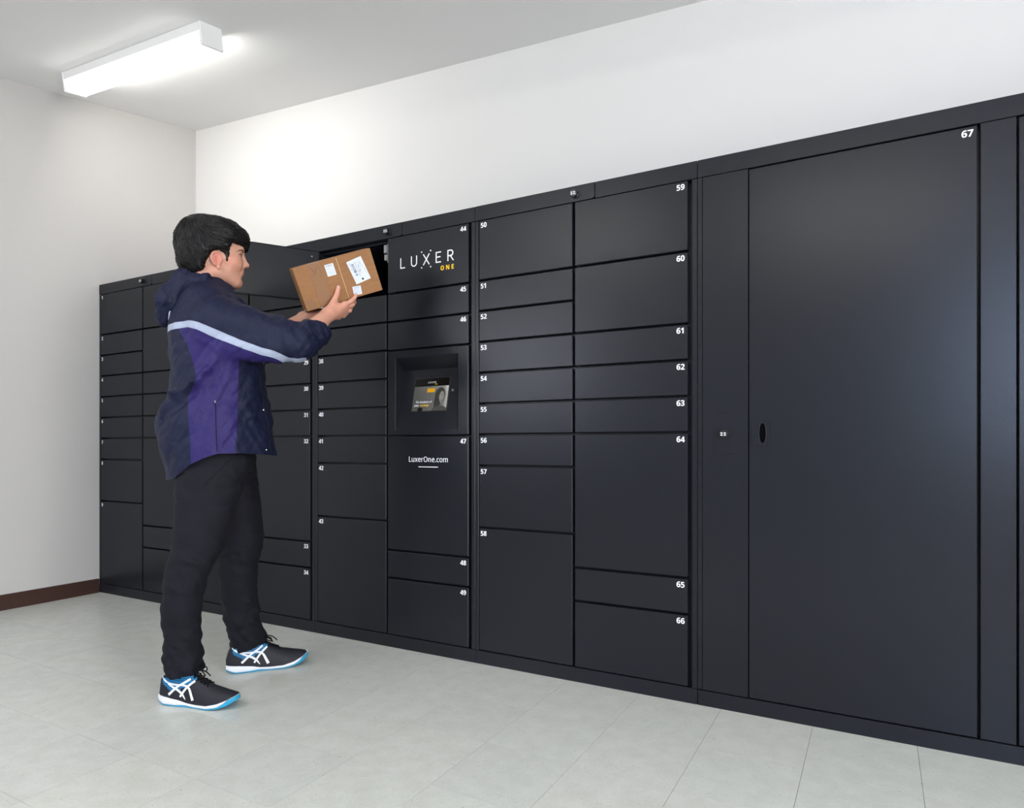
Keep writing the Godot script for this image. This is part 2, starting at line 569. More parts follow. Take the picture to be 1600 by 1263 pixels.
func lock_on(parent: Node3D, at: Vector3) -> void:
	var st := new_st()
	disc_cyl(st, Vector3.ZERO, 0.0165, 0.0, 0.004, 0.001)
	disc_cyl(st, Vector3.ZERO, 0.0145, 0.004, 0.018, 0.002)
	var lk := mi("lock", st.commit(), M.lock, parent, at)
	st = new_st()
	for sx in [-1, 1]:
		for sy in [-1, 1]:
			cbox(st, Vector3(sx * 0.0055 - 0.0034, sy * 0.0035 - 0.0017, 0.018), Vector3(sx * 0.0055 + 0.0034, sy * 0.0035 + 0.0017, 0.0186), 0.0)
	mi("lock_mark", st.commit(), M.white_ink, parent, at)

func tower(k: int) -> void:
	var desc := ["leftmost black steel parcel locker tower, against the left wall, doors numbered from 1", "black steel parcel locker tower behind the man, doors numbered up to 34", "black steel parcel locker tower with touchscreen and one open compartment, doors 35 to 49", "black steel parcel locker tower with doors numbered 50 to 66, next to the tall door"]
	var o := thing("locker_tower", desc[k], "locker", Vector3(k * W, 0, 0), "black parcel locker towers in a row")
	var x := [0.0, 0.020, 0.447, 0.458, 0.895, 0.911, W]
	# carcass
	var st := new_st()
	var g := 0.0009
	cbox(st, Vector3(g, 0.0565, -0.6), Vector3(x[1] - 0.0035, 1.866, 0.0), 0.001)
	cbox(st, Vector3(x[5], 0.0565, -0.6), Vector3(W - g, 1.866, 0.0), 0.001)
	cbox(st, Vector3(g, 1.8685, -0.6), Vector3(W - g, 1.9285, -0.013), 0.0)
	cbox(st, Vector3(g, 0.0, -0.6), Vector3(W - g, 0.05, -0.012), 0.0)
	cbox(st, Vector3(0.0175, 0.05, -0.6), Vector3(0.911, 1.8685, -0.58), 0.0)
	var hole := k == 2
	var zr := -0.032
	if hole:
		# front plate with the open compartment and the screen niche left out
		cbox(st, Vector3(0.0175, 0.05, zr - 0.01), Vector3(x[2], 1.604, zr), 0.0)
		cbox(st, Vector3(x[2] + 0.001, 1.35, zr - 0.01), Vector3(0.911, 1.8685, zr), 0.0)
		cbox(st, Vector3(x[2] + 0.001, 0.05, zr - 0.01), Vector3(0.911, 0.966, zr), 0.0)
		# compartment walls
		cbox(st, Vector3(0.0165, 1.604, -0.57), Vector3(0.024, 1.866, -0.024), 0.0005)
		cbox(st, Vector3(0.447, 1.604, -0.57), Vector3(0.4545, 1.866, -0.0215), 0.0005)
		cbox(st, Vector3(0.02, 1.604, -0.57), Vector3(0.45, 1.609, -0.024), 0.0005)
		cbox(st, Vector3(0.02, 1.8585, -0.57), Vector3(0.45, 1.8665, -0.03), 0.0005)
	else:
		cbox(st, Vector3(0.0175, 0.05, zr - 0.01), Vector3(0.911, 1.8685, zr), 0.0)
	mi("carcass", st.commit(), M.steel, o)
	# plinth and top trim
	mi("plinth", box_mesh(Vector3(g, 0.0, -0.012), Vector3(W - g, 0.055, 0.0), 0.0012), M.steel, o)
	var r := 0.014
	var poly := PackedVector2Array([Vector2(g, 1.8685), Vector2(0.54 - r, 1.8685)])
	for i in 5: poly.append(Vector2(0.54 - r + r * sin(PI / 8 * i), 1.8685 + r - r * cos(PI / 8 * i)))
	poly.append(Vector2(0.54, H))
	poly.append(Vector2(g, H))
	var cp := mi("cover_panel", prism_mesh(poly, Vector3.RIGHT, Vector3.UP, Vector3.BACK, -0.012, 0.001, 0.001), M.steel, o)
	lock_on(cp, Vector3(0.458, 1.897, 0.001))
	mi("header_panel", box_mesh(Vector3(0.5425, 1.8685, -0.012), Vector3(W - g, H, 0.0), 0.001), M.steel, o)
	# doors
	var first: int = [1, 18, 35, 50][k]
	var ed: Array = EDGES_NARROW
	for i in ed.size() - 1:
		var w: float = x[2] - x[1]
		var top: float = ed[i] - (0.002 if i == 0 else GAP / 2)
		var bot: float = ed[i + 1] + (0.0015 if i == ed.size() - 2 else GAP / 2)
		if hole and i == 0:
			open_door(o, first, x[1], bot, w, top - bot)
			continue
		var d := mi("door", door_mesh(w, top - bot), M.steel, o, Vector3(x[1], bot, 0))
		number_on(d, first + i, false, w, top - bot)
	first += ed.size() - 1
	ed = EDGES_KIOSK if hole else EDGES_MIXED
	for i in ed.size() - 1:
		var w: float = x[4] - x[3]
		var top: float = ed[i] - (0.002 if i == 0 else GAP / 2)
		var bot: float = ed[i + 1] + (0.0015 if i == ed.size() - 2 else GAP / 2)
		if hole and i == 3:
			kiosk(o, x[3], bot, w, top - bot)
			continue
		var num := first + i - (1 if hole and i > 3 else 0)
		var d := mi("door", door_mesh(w, top - bot), M.steel, o, Vector3(x[3], bot, 0))
		number_on(d, num, true, w, top - bot)
		if hole and i == 0: brand_sign(d, Vector3(2 * W + x[3], bot, 0))
		if hole and i == 4:
			d.set_meta("label", "large door with a white web address")
			mi("web_address", text_mesh("LuxerOne.com", 0.0235, false), M.white_ink, d, Vector3(2.545 - 2 * W - x[3], 0.8585 - bot, 0.0006))
			mi("underline", box_mesh(Vector3(2.4925 - 2 * W - x[3], 0.8236 - bot, 0.0), Vector3(2.5981 - 2 * W - x[3], 0.8268 - bot, 0.0008), 0.0), M.white_ink, d)
	if hole:
		st = new_st()
		cbox(st, Vector3(0.408, 1.814, -0.075), Vector3(0.4265, 1.853, -0.03), 0.002)
		cbox(st, Vector3(0.411, 1.780, -0.075), Vector3(0.4265, 1.809, -0.03), 0.002)
		cbox(st, Vector3(0.4255, 1.77, -0.09), Vector3(0.4475, 1.86, -0.035), 0.001)
		mi("latch", st.commit(), M.zinc, o)

func open_door(o: Node3D, num: int, x0: float, y0: float, w: float, h: float) -> void:
	var d := Node3D.new()
	d.name = "open_door"
	d.set_meta("label", "door swung wide open")
	o.add_child(d, true)
	d.position = Vector3(x0 + 0.004, y0, 0.002)
	d.rotation.y = deg_to_rad(-121)
	var st := new_st()
	cbox(st, Vector3(0, 0, -0.0025), Vector3(w, h, 0), 0.0008)
	cbox(st, Vector3(0, 0, -0.02), Vector3(0.002, h, -0.002), 0.0)
	cbox(st, Vector3(w - 0.002, 0, -0.02), Vector3(w, h, -0.002), 0.0005)
	cbox(st, Vector3(0.002, h - 0.002, -0.02), Vector3(w - 0.002, h, -0.002), 0.0005)
	cbox(st, Vector3(0.002, 0, -0.02), Vector3(w - 0.002, 0.002, -0.002), 0.0005)
	cbox(st, Vector3(0.003, 0.004, -0.0195), Vector3(w - 0.014, h - 0.004, -0.0185), 0.0003)
	mi("door_leaf", st.commit(), M.steel, d)
	number_on(d, num, false, w, h)
	var q := new_st()
	disc_cyl(q, Vector3(0.035, h - 0.03, 0), 0.004, -0.018, -0.0225, 0.001, 12)
	mi("rivet", q.commit(), M.zinc, d)

var stroke_n := 0
func stroke(st: SurfaceTool, a: Vector2, b: Vector2, t: float) -> void:
	var d := (b - a).normalized() * (t * 0.5)
	var n := Vector2(-d.y, d.x)
	stroke_n += 1
	prism(st, PackedVector2Array([a - d - n, b + d - n, b + d + n, a - d + n]), Vector3.RIGHT, Vector3.UP, Vector3.BACK, 0.0, 0.0006 + 0.00002 * (stroke_n % 40))

func brand_sign(d: Node3D, at: Vector3) -> void:
	d.set_meta("label", "door with white and yellow lettering")
	var st := new_st()
	var t := 0.0048
	var y0 := 1.7215
	var y1 := 1.7645
	var g := func(x: float, y: float) -> Vector2: return Vector2(x - at.x, y - at.y)
	stroke(st, g.call(2.393, y1), g.call(2.393, y0), t)
	stroke(st, g.call(2.393, y0), g.call(2.4145, y0), t)
	var prev: Vector2 = g.call(2.4533, y1)
	for i in 13:
		var a := PI + PI * i / 12.0
		var q: Vector2 = g.call(2.4677 + 0.0144 * cos(a), y0 + 0.0144 + 0.0144 * sin(a))
		stroke(st, prev, q, t)
		prev = q
	stroke(st, prev, g.call(2.4821, y1), t)
	stroke(st, g.call(2.5205, y1), g.call(2.5505, y0 - 0.001), t)
	stroke(st, g.call(2.5505, y1), g.call(2.5205, y0 - 0.001), t)
	stroke(st, g.call(2.589, y1), g.call(2.589, y0), t)
	for y in [y0, (y0 + y1) / 2 + 0.001, y1]: stroke(st, g.call(2.589, y), g.call(2.612 - (0.003 if y > y0 and y < y1 else 0.0), y), t)
	stroke(st, g.call(2.651, y1), g.call(2.651, y0), t)
	prev = g.call(2.651, y1)
	for i in 10:
		var a := PI / 2 - PI * i / 9.0
		var q: Vector2 = g.call(2.665 + 0.0115 * cos(a), y1 - 0.0115 + 0.0115 * sin(a))
		stroke(st, prev, q, t)
		prev = q
	stroke(st, prev, g.call(2.651, prev.y + at.y), t)
	stroke(st, g.call(2.664, y1 - 0.023), g.call(2.678, y0), t)
	for q in [[2.510, 1.7778], [2.5587, 1.7783], [2.510, 1.7082], [2.559, 1.7072]]:
		var c: Vector2 = g.call(q[0], q[1])
		disc_cyl(st, Vector3(c.x, c.y, 0), 0.0034, 0.0, 0.0008, 0.0, 12)
	mi("lettering", st.commit(), M.white_ink, d).set_meta("kind", "stuff")
	mi("lettering", text_mesh("O N E", 0.0195, true), M.yellow_ink, d, Vector3(2.647 - at.x, 1.6927 - at.y, 0.0006))

func kiosk(o: Node3D, x0: float, y0: float, w: float, h: float) -> void:
	var kn := Node3D.new()
	kn.name = "touchscreen_panel"
	kn.set_meta("label", "recessed touchscreen panel")
	o.add_child(kn, true)
	kn.position = Vector3(x0, y0, 0)
	# niche corners, in the panel's own frame
	var lx := 2.364 - 2 * W - x0
	var rx := 2.7 - 2 * W - x0
	var ty := 1.3165 - y0
	var by := 0.9885 - y0
	var iy := 1.265 - y0
	var dz := -0.062
	var st := new_st()
	cbox(st, Vector3(0, 0, -0.02), Vector3(lx - 0.0015, h, 0), 0.0014)
	cbox(st, Vector3(rx + 0.0015, 0, -0.02), Vector3(w, h, 0), 0.0014)
	cbox(st, Vector3(lx - 0.003, ty, -0.02), Vector3(rx + 0.003, h, -0.0001), 0.0)
	cbox(st, Vector3(lx - 0.003, 0, -0.02), Vector3(rx + 0.003, by, -0.0001), 0.0)
	var a := Vector3(lx, ty, 0)
	var b := Vector3(rx, ty, 0)
	var ai := Vector3(lx, iy, dz)
	var bi := Vector3(rx, iy, dz)
	var c := Vector3(lx, by, 0)
	var d := Vector3(rx, by, 0)
	quad(st, a, b, bi, ai, Vector3(0, -1, 0.5))
	quad(st, ai, bi, d, c, Vector3.BACK)
	tri(st, a, ai, c, Vector3.RIGHT)
	tri(st, b, bi, d, Vector3.LEFT)
	mi("niche", st.commit(), M.steel, kn)
	# bright folded edge on the left of the niche
	mi("folded_edge", box_mesh(Vector3(lx - 0.0035, by, -0.004), Vector3(lx - 0.0004, ty, 0.0010), 0.0009), M.steel, kn)
	# screen on the slanted plate
	var sl := (Vector3(0, iy, dz) - Vector3(0, by, 0)).normalized()
	var nn := Vector3.RIGHT.cross(sl).normalized()
	if nn.z < 0: nn = -nn
	var sx0 := 2.440 - 2 * W - x0
	var sw := 0.187
	var s0 := 0.087
	var sh := 0.152
	var scr := Node3D.new()
	var e := new_st()
	cbox(e, Vector3(-0.004, -0.004, -0.002), Vector3(sw + 0.004, sh + 0.004, 0.0012), 0.0008)
	var bez := mi("screen_bezel", e.commit(), M.lock, kn)
	bez.transform = Transform3D(Basis(Vector3.RIGHT, sl, nn), Vector3(sx0, by, 0) + sl * s0)
	scr.free()
	var q := QuadMesh.new()
	q.size = Vector2(sw, sh)
	var sc := mi("screen", q, screen_mat(), kn)
	sc.transform = Transform3D(Basis(Vector3.RIGHT, sl, nn), Vector3(sx0 + sw / 2, by, 0) + sl * (s0 + sh / 2) + nn * 0.0016)
	var at := func(u: float, v: float) -> Transform3D: return Transform3D(Basis(Vector3.RIGHT, sl, nn), Vector3(sx0 + u * sw, by, 0) + sl * (s0 + v * sh) + nn * 0.002)
	var lines := [["L U X E R", 0.008, 0.50, 0.87, M.white_ink, false], ["ONE", 0.0035, 0.63, 0.81, M.yellow_ink, false], ["The location of", 0.0095, 0.325, 0.275, M.white_ink, false], ["your", 0.0095, 0.13, 0.175, M.white_ink, false], ["package", 0.0095, 0.365, 0.175, M.yellow_ink, false]]
	for l in lines:
		var tm := mi("screen_text", text_mesh(l[0], l[1], l[5], HORIZONTAL_ALIGNMENT_CENTER, 0.0003), l[4], kn)
		tm.transform = at.call(l[2], l[3])
	st = new_st()
	disc_cyl(st, Vector3.ZERO, 0.006, 0.0, 0.003, 0.001, 18)
	var ring := mi("card_reader_lock", st.commit(), M.zinc, kn)
	ring.transform = at.call(1.13, 0.6)

func screen_mat() -> StandardMaterial3D:
	var w := 256
	var h := 196
	var im := Image.create(w, h, false, Image.FORMAT_RGB8)
	var nz := FastNoiseLite.new()
	nz.frequency = 0.05
	for y in h:
		for x in w:
			var u := float(x) / w
			var v := float(y) / h
			var g := 0.36 + 0.16 * u + 0.02 * nz.get_noise_2d(x, y)
			if v < 0.24:
				g = 0.005
			else:
				# a grey portrait of a long-haired person looking to the side, light behind
				g += 0.25 * smoothstep(0.86, 0.98, u) + 0.12 * smoothstep(0.5, 0.24, v) * u
				var hd := Vector2((u - 0.78) / 0.15, (v - 0.55) / 0.26).length()
				var fall := Vector2((u - 0.71) / 0.085, (v - 0.74) / 0.3).length()
				var strand := 0.06 * nz.get_noise_2d(x * 5.0 + y * 1.5, y * 0.7)
				g = lerpf(g, 0.26 + strand, 1.0 - smoothstep(0.9, 1.08, minf(hd, fall)))
				var chin := 1.0 - 0.35 * smoothstep(0.55, 0.82, v)
				var fc := Vector2((u - 0.835) / (0.082 * chin), (v - 0.60) / 0.21).length()
				g = lerpf(g, 0.66 - 0.25 * (u - 0.76) / 0.15 * 0.4 - 0.1 * smoothstep(0.6, 0.8, v), 1.0 - smoothstep(0.8, 1.05, fc))
				for q in [[0.812, 0.525, 0.020, 0.014, 0.25], [0.87, 0.522, 0.016, 0.013, 0.25], [0.812, 0.495, 0.024, 0.007, 0.2], [0.85, 0.60, 0.010, 0.035, 0.10], [0.843, 0.685, 0.026, 0.010, 0.22]]:
					var dd := Vector2((u - q[0]) / q[2], (v - q[1]) / q[3]).length()
					g -= q[4] * (1.0 - smoothstep(0.4, 1.1, dd))
				var sh := Vector2((u - 0.80) / 0.24, (v - 1.02) / 0.19).length()
				g = lerpf(g, 0.34 + 0.16 * nz.get_noise_2d(x * 6, y * 6), 1.0 - smoothstep(0.88, 1.02, sh))
				var bl := Vector2((u - 0.24) / 0.08, (v - 0.95) / 0.07).length()
				g = lerpf(g, 0.12, 1.0 - smoothstep(0.8, 1.1, bl))
			var c := Color(g, g, g * 0.97)
			if u > 0.39 and u < 0.61 and v > 0.31 and v < 0.43: c = Color(0.98, 0.72, 0.13)
			im.set_pixel(x, y, c)
	var m := mat(Color(0.3, 0.3, 0.3), 0.25, 0.4)
	m.albedo_texture = ImageTexture.create_from_image(im)
	m.emission_enabled = true
	m.emission = Color.WHITE
	m.emission_operator = BaseMaterial3D.EMISSION_OP_MULTIPLY
	m.emission_texture = m.albedo_texture
	m.emission_energy_multiplier = 0.6
	return m

func oversize_tower() -> void:
	var o := thing("oversize_locker", "wide black steel locker with one tall door numbered 67", "locker", Vector3(4 * W, 0, 0))
	var st := new_st()
	var g := 0.0009
	var w2 := 1.86
	cbox(st, Vector3(g, 0.0565, -0.6), Vector3(0.0165, 1.866, 0.0), 0.001)
	cbox(st, Vector3(w2 - 0.02, 0.0565, -0.6), Vector3(w2 - g, 1.866, 0.0), 0.001)
	cbox(st, Vector3(g, 1.8685, -0.6), Vector3(w2 - g, 1.9285, -0.013), 0.0)
	cbox(st, Vector3(g, 0.0, -0.6), Vector3(w2 - g, 0.048, -0.012), 0.0)
	cbox(st, Vector3(0.015, 0.048, -0.6), Vector3(w2 - 0.01, 1.8685, -0.58), 0.0)
	cbox(st, Vector3(0.015, 0.048, -0.042), Vector3(w2 - 0.01, 1.8685, -0.032), 0.0)
	mi("carcass", st.commit(), M.steel, o)
	mi("plinth", box_mesh(Vector3(g, 0.0, -0.02), Vector3(w2 - g, 0.0525, 0.0), 0.0016), M.steel, o)
	mi("header_panel", box_mesh(Vector3(g, 1.868, -0.012), Vector3(w2 - g, H, 0.0), 0.001), M.steel, o)
	# side panel with lock and access plate
	var px := 4 * W
	var sp := mi("lock_panel", box_mesh(Vector3(0.0178, 0.0565, -0.02), Vector3(3.8915 - px, 1.866, 0), 0.0012), M.steel, o)
	st = new_st()
	var rr := round_rect(3.775 - px, 0.889, 3.847 - px, 1.032, 0.006, 4)
	prism(st, rr, Vector3.RIGHT, Vector3.UP, Vector3.BACK, -0.001, 0.0012, 0.0008)
	mi("access_plate", st.commit(), M.steel, sp)
	lock_on(sp, Vector3(3.8125 - px, 0.959, 0.0012))
	# tall door
	var x0 := 3.8945 - px
	var dw := 4.5355 - 3.8945
	var d := mi("door", box_mesh(Vector3(0, 0, -0.02), Vector3(dw, 1.8625 - 0.0575, 0.001), 0.0018), M.steel, o, Vector3(x0, 0.0575, 0))
	number_on(d, 67, true, dw, 1.805, 0.0016)
	# recessed pull
	var hx := 3.932 - 3.8945
	var hy := 0.961 - 0.0575
	st = new_st()
	var cup := PackedVector2Array()
	for i in 48:
		var a := TAU * i / 48.0
		cup.append(Vector2(0.0065 + 0.0115 * signf(cos(a)) * pow(absf(cos(a)), 0.8), 0.0345 * sin(a)))
	var outer := PackedVector2Array()
	for i in 48:
		var a := TAU * i / 48.0
		var k := minf(0.030 / maxf(1e-6, absf(cos(a))), 0.0425 / maxf(1e-6, absf(sin(a))))
		k = minf(k, 0.0495)
		outer.append(Vector2(cos(a), sin(a)) * k)
	for i in 48:
		var j := (i + 1) % 48
		var c0 := cup[i]
		var c1 := cup[j]
		var o0 := outer[i]
		var o1 := outer[j]
		quad(st, Vector3(c0.x, c0.y, 0.005), Vector3(c1.x, c1.y, 0.005), Vector3(o1.x, o1.y, 0.005), Vector3(o0.x, o0.y, 0.005), Vector3.BACK)
		quad(st, Vector3(o0.x, o0.y, 0.005), Vector3(o1.x, o1.y, 0.005), Vector3(o1.x, o1.y, 0.0), Vector3(o0.x, o0.y, 0.0), Vector3(o0.x + o1.x, o0.y + o1.y, 0))
		quad(st, Vector3(c0.x, c0.y, 0.005), Vector3(c1.x, c1.y, 0.005), Vector3(c1.x, c1.y, 0.0012), Vector3(c0.x, c0.y, 0.0012), Vector3(0.0065 - c0.x, -c0.y, 0))
	mi("pull_plate", st.commit(), M.steel, d, Vector3(hx, hy, 0))
	st = new_st()
	prism(st, cup, Vector3.RIGHT, Vector3.UP, Vector3.BACK, 0.0005, 0.0014, 0.0)
	mi("cup_shade", st.commit(), mat(c8(8, 8, 10), 0.9, 0.1), d, Vector3(hx, hy, 0))  # shallow cup floor coloured near-black for the shade of a deeper recess
	st = new_st()
	var ringp := PackedVector3Array()
	var ringr := PackedFloat32Array()
	for i in 49:
		var q := cup[i % 48]
		ringp.append(Vector3(q.x, q.y, 0.005))
		ringr.append(0.0016)
	tube(st, ringp, ringr, 6, 1.0, Vector3.BACK)
	mi("cup_rim", st.commit(), M.steel, d, Vector3(hx, hy, 0))
	st = new_st()
	for q in [[-0.024, 0.0375], [-0.024, -0.0375], [0.023, 0.0375]]:
		disc_cyl(st, Vector3(q[0], q[1], 0.003), 0.003, 0, 0.0008, 0.0004, 10)
	mi("screws", st.commit(), M.zinc, d, Vector3(hx, hy, 0))
	# post and the next door at the edge of the picture
	mi("post", box_mesh(Vector3(4.543 - px, 0.0565, -0.02), Vector3(4.6285 - px, 1.866, 0), 0.0012), M.steel, o)
	var d2 := mi("door", box_mesh(Vector3(0, 0, -0.02), Vector3(0.641, 1.805, 0.001), 0.0018), M.steel, o, Vector3(4.6335 - px, 0.0575, 0))
	number_on(d2, 68, true, 0.641, 1.805, 0.0016)
	mi("post", box_mesh(Vector3(5.281 - px, 0.0565, -0.02), Vector3(w2 - 0.022, 1.866, 0), 0.0012), M.steel, o)

# ---------------------------------------------------------------- the parcel
const MAN_AT := Vector3(2.07, 0, 0.65)
const MAN_TURN := 0.91203       # local x forward (to the lockers), z towards the camera
func parcel() -> void:
	var man := Transform3D(Basis(Vector3.UP, MAN_TURN), MAN_AT)
	var bx := Vector3(0.299, 0.110, 0.027).normalized()
	var bz := Vector3(0, -0.242, 0.970).normalized()
	var by := bz.cross(bx).normalized()
	bx = by.cross(bz).normalized()
	var o := thing("cardboard_box", "taped brown cardboard box with white shipping labels, held up in the man's hands", "box")
	o.transform = man * Transform3D(Basis(bx, by, bz), Vector3(0.286, 1.455, 0.046))
	var w := 0.319
	var h := 0.173
	var dp := 0.165
	var seam := 0.176
	var card := mat(c8(155, 114, 81), 0.8, 0.25)
	var im := Image.create(512, 512, false, Image.FORMAT_RGB8)
	var nz := FastNoiseLite.new()
	nz.frequency = 0.012
	for y in 512:
		for x in 512:
			var n := nz.get_noise_2d(x * 0.6, y * 2.5) * 0.05 + nz.get_noise_2d(x * 9, y * 30) * 0.03
			if rng.randf() < 0.02: n -= 0.05
			im.set_pixel(x, y, Color(0.96 + n, 0.95 + n, 0.93 + n))
	card.albedo_texture = ImageTexture.create_from_image(im)
	card.uv1_triplanar = true
	card.uv1_scale = Vector3(4, 4, 4)
	var cut := mat(c8(216, 186, 146), 0.9, 0.2)
	var tape := mat(c8(133, 92, 58), 0.42, 0.35)
	mi("carton", box_mesh(Vector3(0, 0, -dp), Vector3(w, h, -0.003), 0.004), card, o)
	# two flaps meet on the front; the right one lies proud and shows its cut edge
	mi("flap", box_mesh(Vector3(0.001, 0.001, -0.004), Vector3(seam - 0.001, h - 0.001, -0.0006), 0.001), card, o)
	mi("flap", box_mesh(Vector3(seam, 0.001, -0.004), Vector3(w - 0.001, h - 0.001, 0.0022), 0.0018), card, o)
	mi("cut_edge", box_mesh(Vector3(seam - 0.0016, 0.003, -0.002), Vector3(seam + 0.0004, h - 0.003, 0.0018), 0.0006), cut, o)
	# tape down the middle of the left flap, wrinkled pieces on top
	var st := new_st()
	cbox(st, Vector3(0.058, 0.0015, -0.003), Vector3(0.112, h + 0.0006, 0.0002), 0.0002)
	cbox(st, Vector3(0.058, h - 0.0005, -0.09), Vector3(0.112, h + 0.0007, 0.0), 0.0002)
	mi("packing_tape", st.commit(), tape, o)
	st = new_st()
	var z := 0.0009
	prism(st, PackedVector2Array([Vector2(0.012, 0.004), Vector2(0.04, 0.002), Vector2(0.043, 0.03), Vector2(0.03, 0.046), Vector2(0.013, 0.043)]), Vector3.RIGHT, Vector3.UP, Vector3.BACK, -0.002, z * 0.3, 0.0)
	mi("packing_tape", st.commit(), tape, o)
	st = new_st()
	for q in [[0.064, 0.163, 0.079, 0.138], [0.079, 0.138, 0.092, 0.158], [0.07, 0.15, 0.083, 0.12], [0.09, 0.128, 0.1, 0.108], [0.098, 0.165, 0.102, 0.12], [0.062, 0.125, 0.08, 0.132]]:
		var a := Vector3(q[0], q[1], 0.0004)
		var b := Vector3(q[2], q[3], 0.0004)
		tube(st, PackedVector3Array([a, a.lerp(b, 0.5) + Vector3(0.001, 0, 0.0004), b]), PackedFloat32Array([0.0003, 0.0008, 0.0003]), 6)
	mi("tape_wrinkle", st.commit(), tape, o)
	# labels: printed paper
	label_sheet(o, Vector2(0.140, 0.131), Vector2(0.036, 0.046), 0.0, 1, -0.0004)
	label_sheet(o, Vector2(0.247, 0.101), Vector2(0.064, 0.094), 0.14, 0, 0.0024)
	label_sheet(o, Vector2(0.217, 0.027), Vector2(0.034, 0.034), -0.1, 2, 0.0024)

func label_sheet(o: Node3D, c: Vector2, sz: Vector2, rot: float, kind: int, z: float) -> void:
	var w := int(sz.x * 3000)
	var h := int(sz.y * 3000)
	var im := Image.create(w, h, false, Image.FORMAT_RGB8)
	im.fill(c8(205, 212, 226))
	var ink := c8(60, 62, 75)
	if kind == 0:
		# a rotated shipping label: bars run across, text lines run down
		for i in 44:
			var y := int(h * (0.16 + 0.52 * i / 44.0))
			if rng.randf() < 0.68: im.fill_rect(Rect2i(int(w * 0.20), y, int(w * 0.17), 1 + rng.randi() % 3), ink)
		for l in [[0.12, 0.08, 0.5], [0.44, 0.10, 0.75], [0.51, 0.12, 0.6], [0.58, 0.28, 0.7], [0.64, 0.12, 0.5], [0.73, 0.08, 0.4], [0.8, 0.08, 0.45], [0.88, 0.5, 0.75]]:
			var y: float = l[1] * h
			while y < l[2] * h:
				var ln := rng.randi_range(2, 9)
				im.fill_rect(Rect2i(int(w * l[0]), int(y), 2 + rng.randi() % 6, ln), ink.lerp(c8(226, 231, 240), rng.randf_range(0.1, 0.5)))
				y += ln + rng.randi_range(1, 5)
		im.fill_rect(Rect2i(int(w * 0.46), int(h * 0.85), int(w * 0.12), int(h * 0.085)), c8(30, 32, 60))
		im.fill_rect(Rect2i(int(w * 0.12), int(h * 0.8), 4, 3), ink)
	else:
		for l in 9:
			var x := w * 0.12
			var y := h * (0.1 + 0.09 * l)
			if kind == 1 and l == 5: continue
			while x < w * (0.82 if l != 3 else 0.6):
				var ln := rng.randi_range(2, 8)
				im.fill_rect(Rect2i(int(x), int(y), ln, 7 if l == 0 and kind == 1 else 3), ink.lerp(c8(226, 231, 240), 0.1 if l == 0 else rng.randf_range(0.3, 0.75)))
				x += ln + rng.randi_range(1, 4)
	im.generate_mipmaps()
	var m := mat(Color.WHITE, 0.5, 0.4)
	m.albedo_texture = ImageTexture.create_from_image(im)
	var st := new_st()
	var hx := sz.x / 2
	var hy := sz.y / 2
	var uv := [Vector2(0, 1), Vector2(0, 0), Vector2(1, 0), Vector2(0, 1), Vector2(1, 0), Vector2(1, 1)]
	var ps := [Vector3(-hx, -hy, 0), Vector3(-hx, hy, 0), Vector3(hx, hy, 0), Vector3(-hx, -hy, 0), Vector3(hx, hy, 0), Vector3(hx, -hy, 0)]
	for i in 6:
		st.set_normal(Vector3.BACK)
		st.set_uv(uv[i])
		st.add_vertex(ps[i])
	var n := mi("shipping_label", st.commit(), m, o, Vector3(c.x, c.y, z))
	n.rotation.z = rot

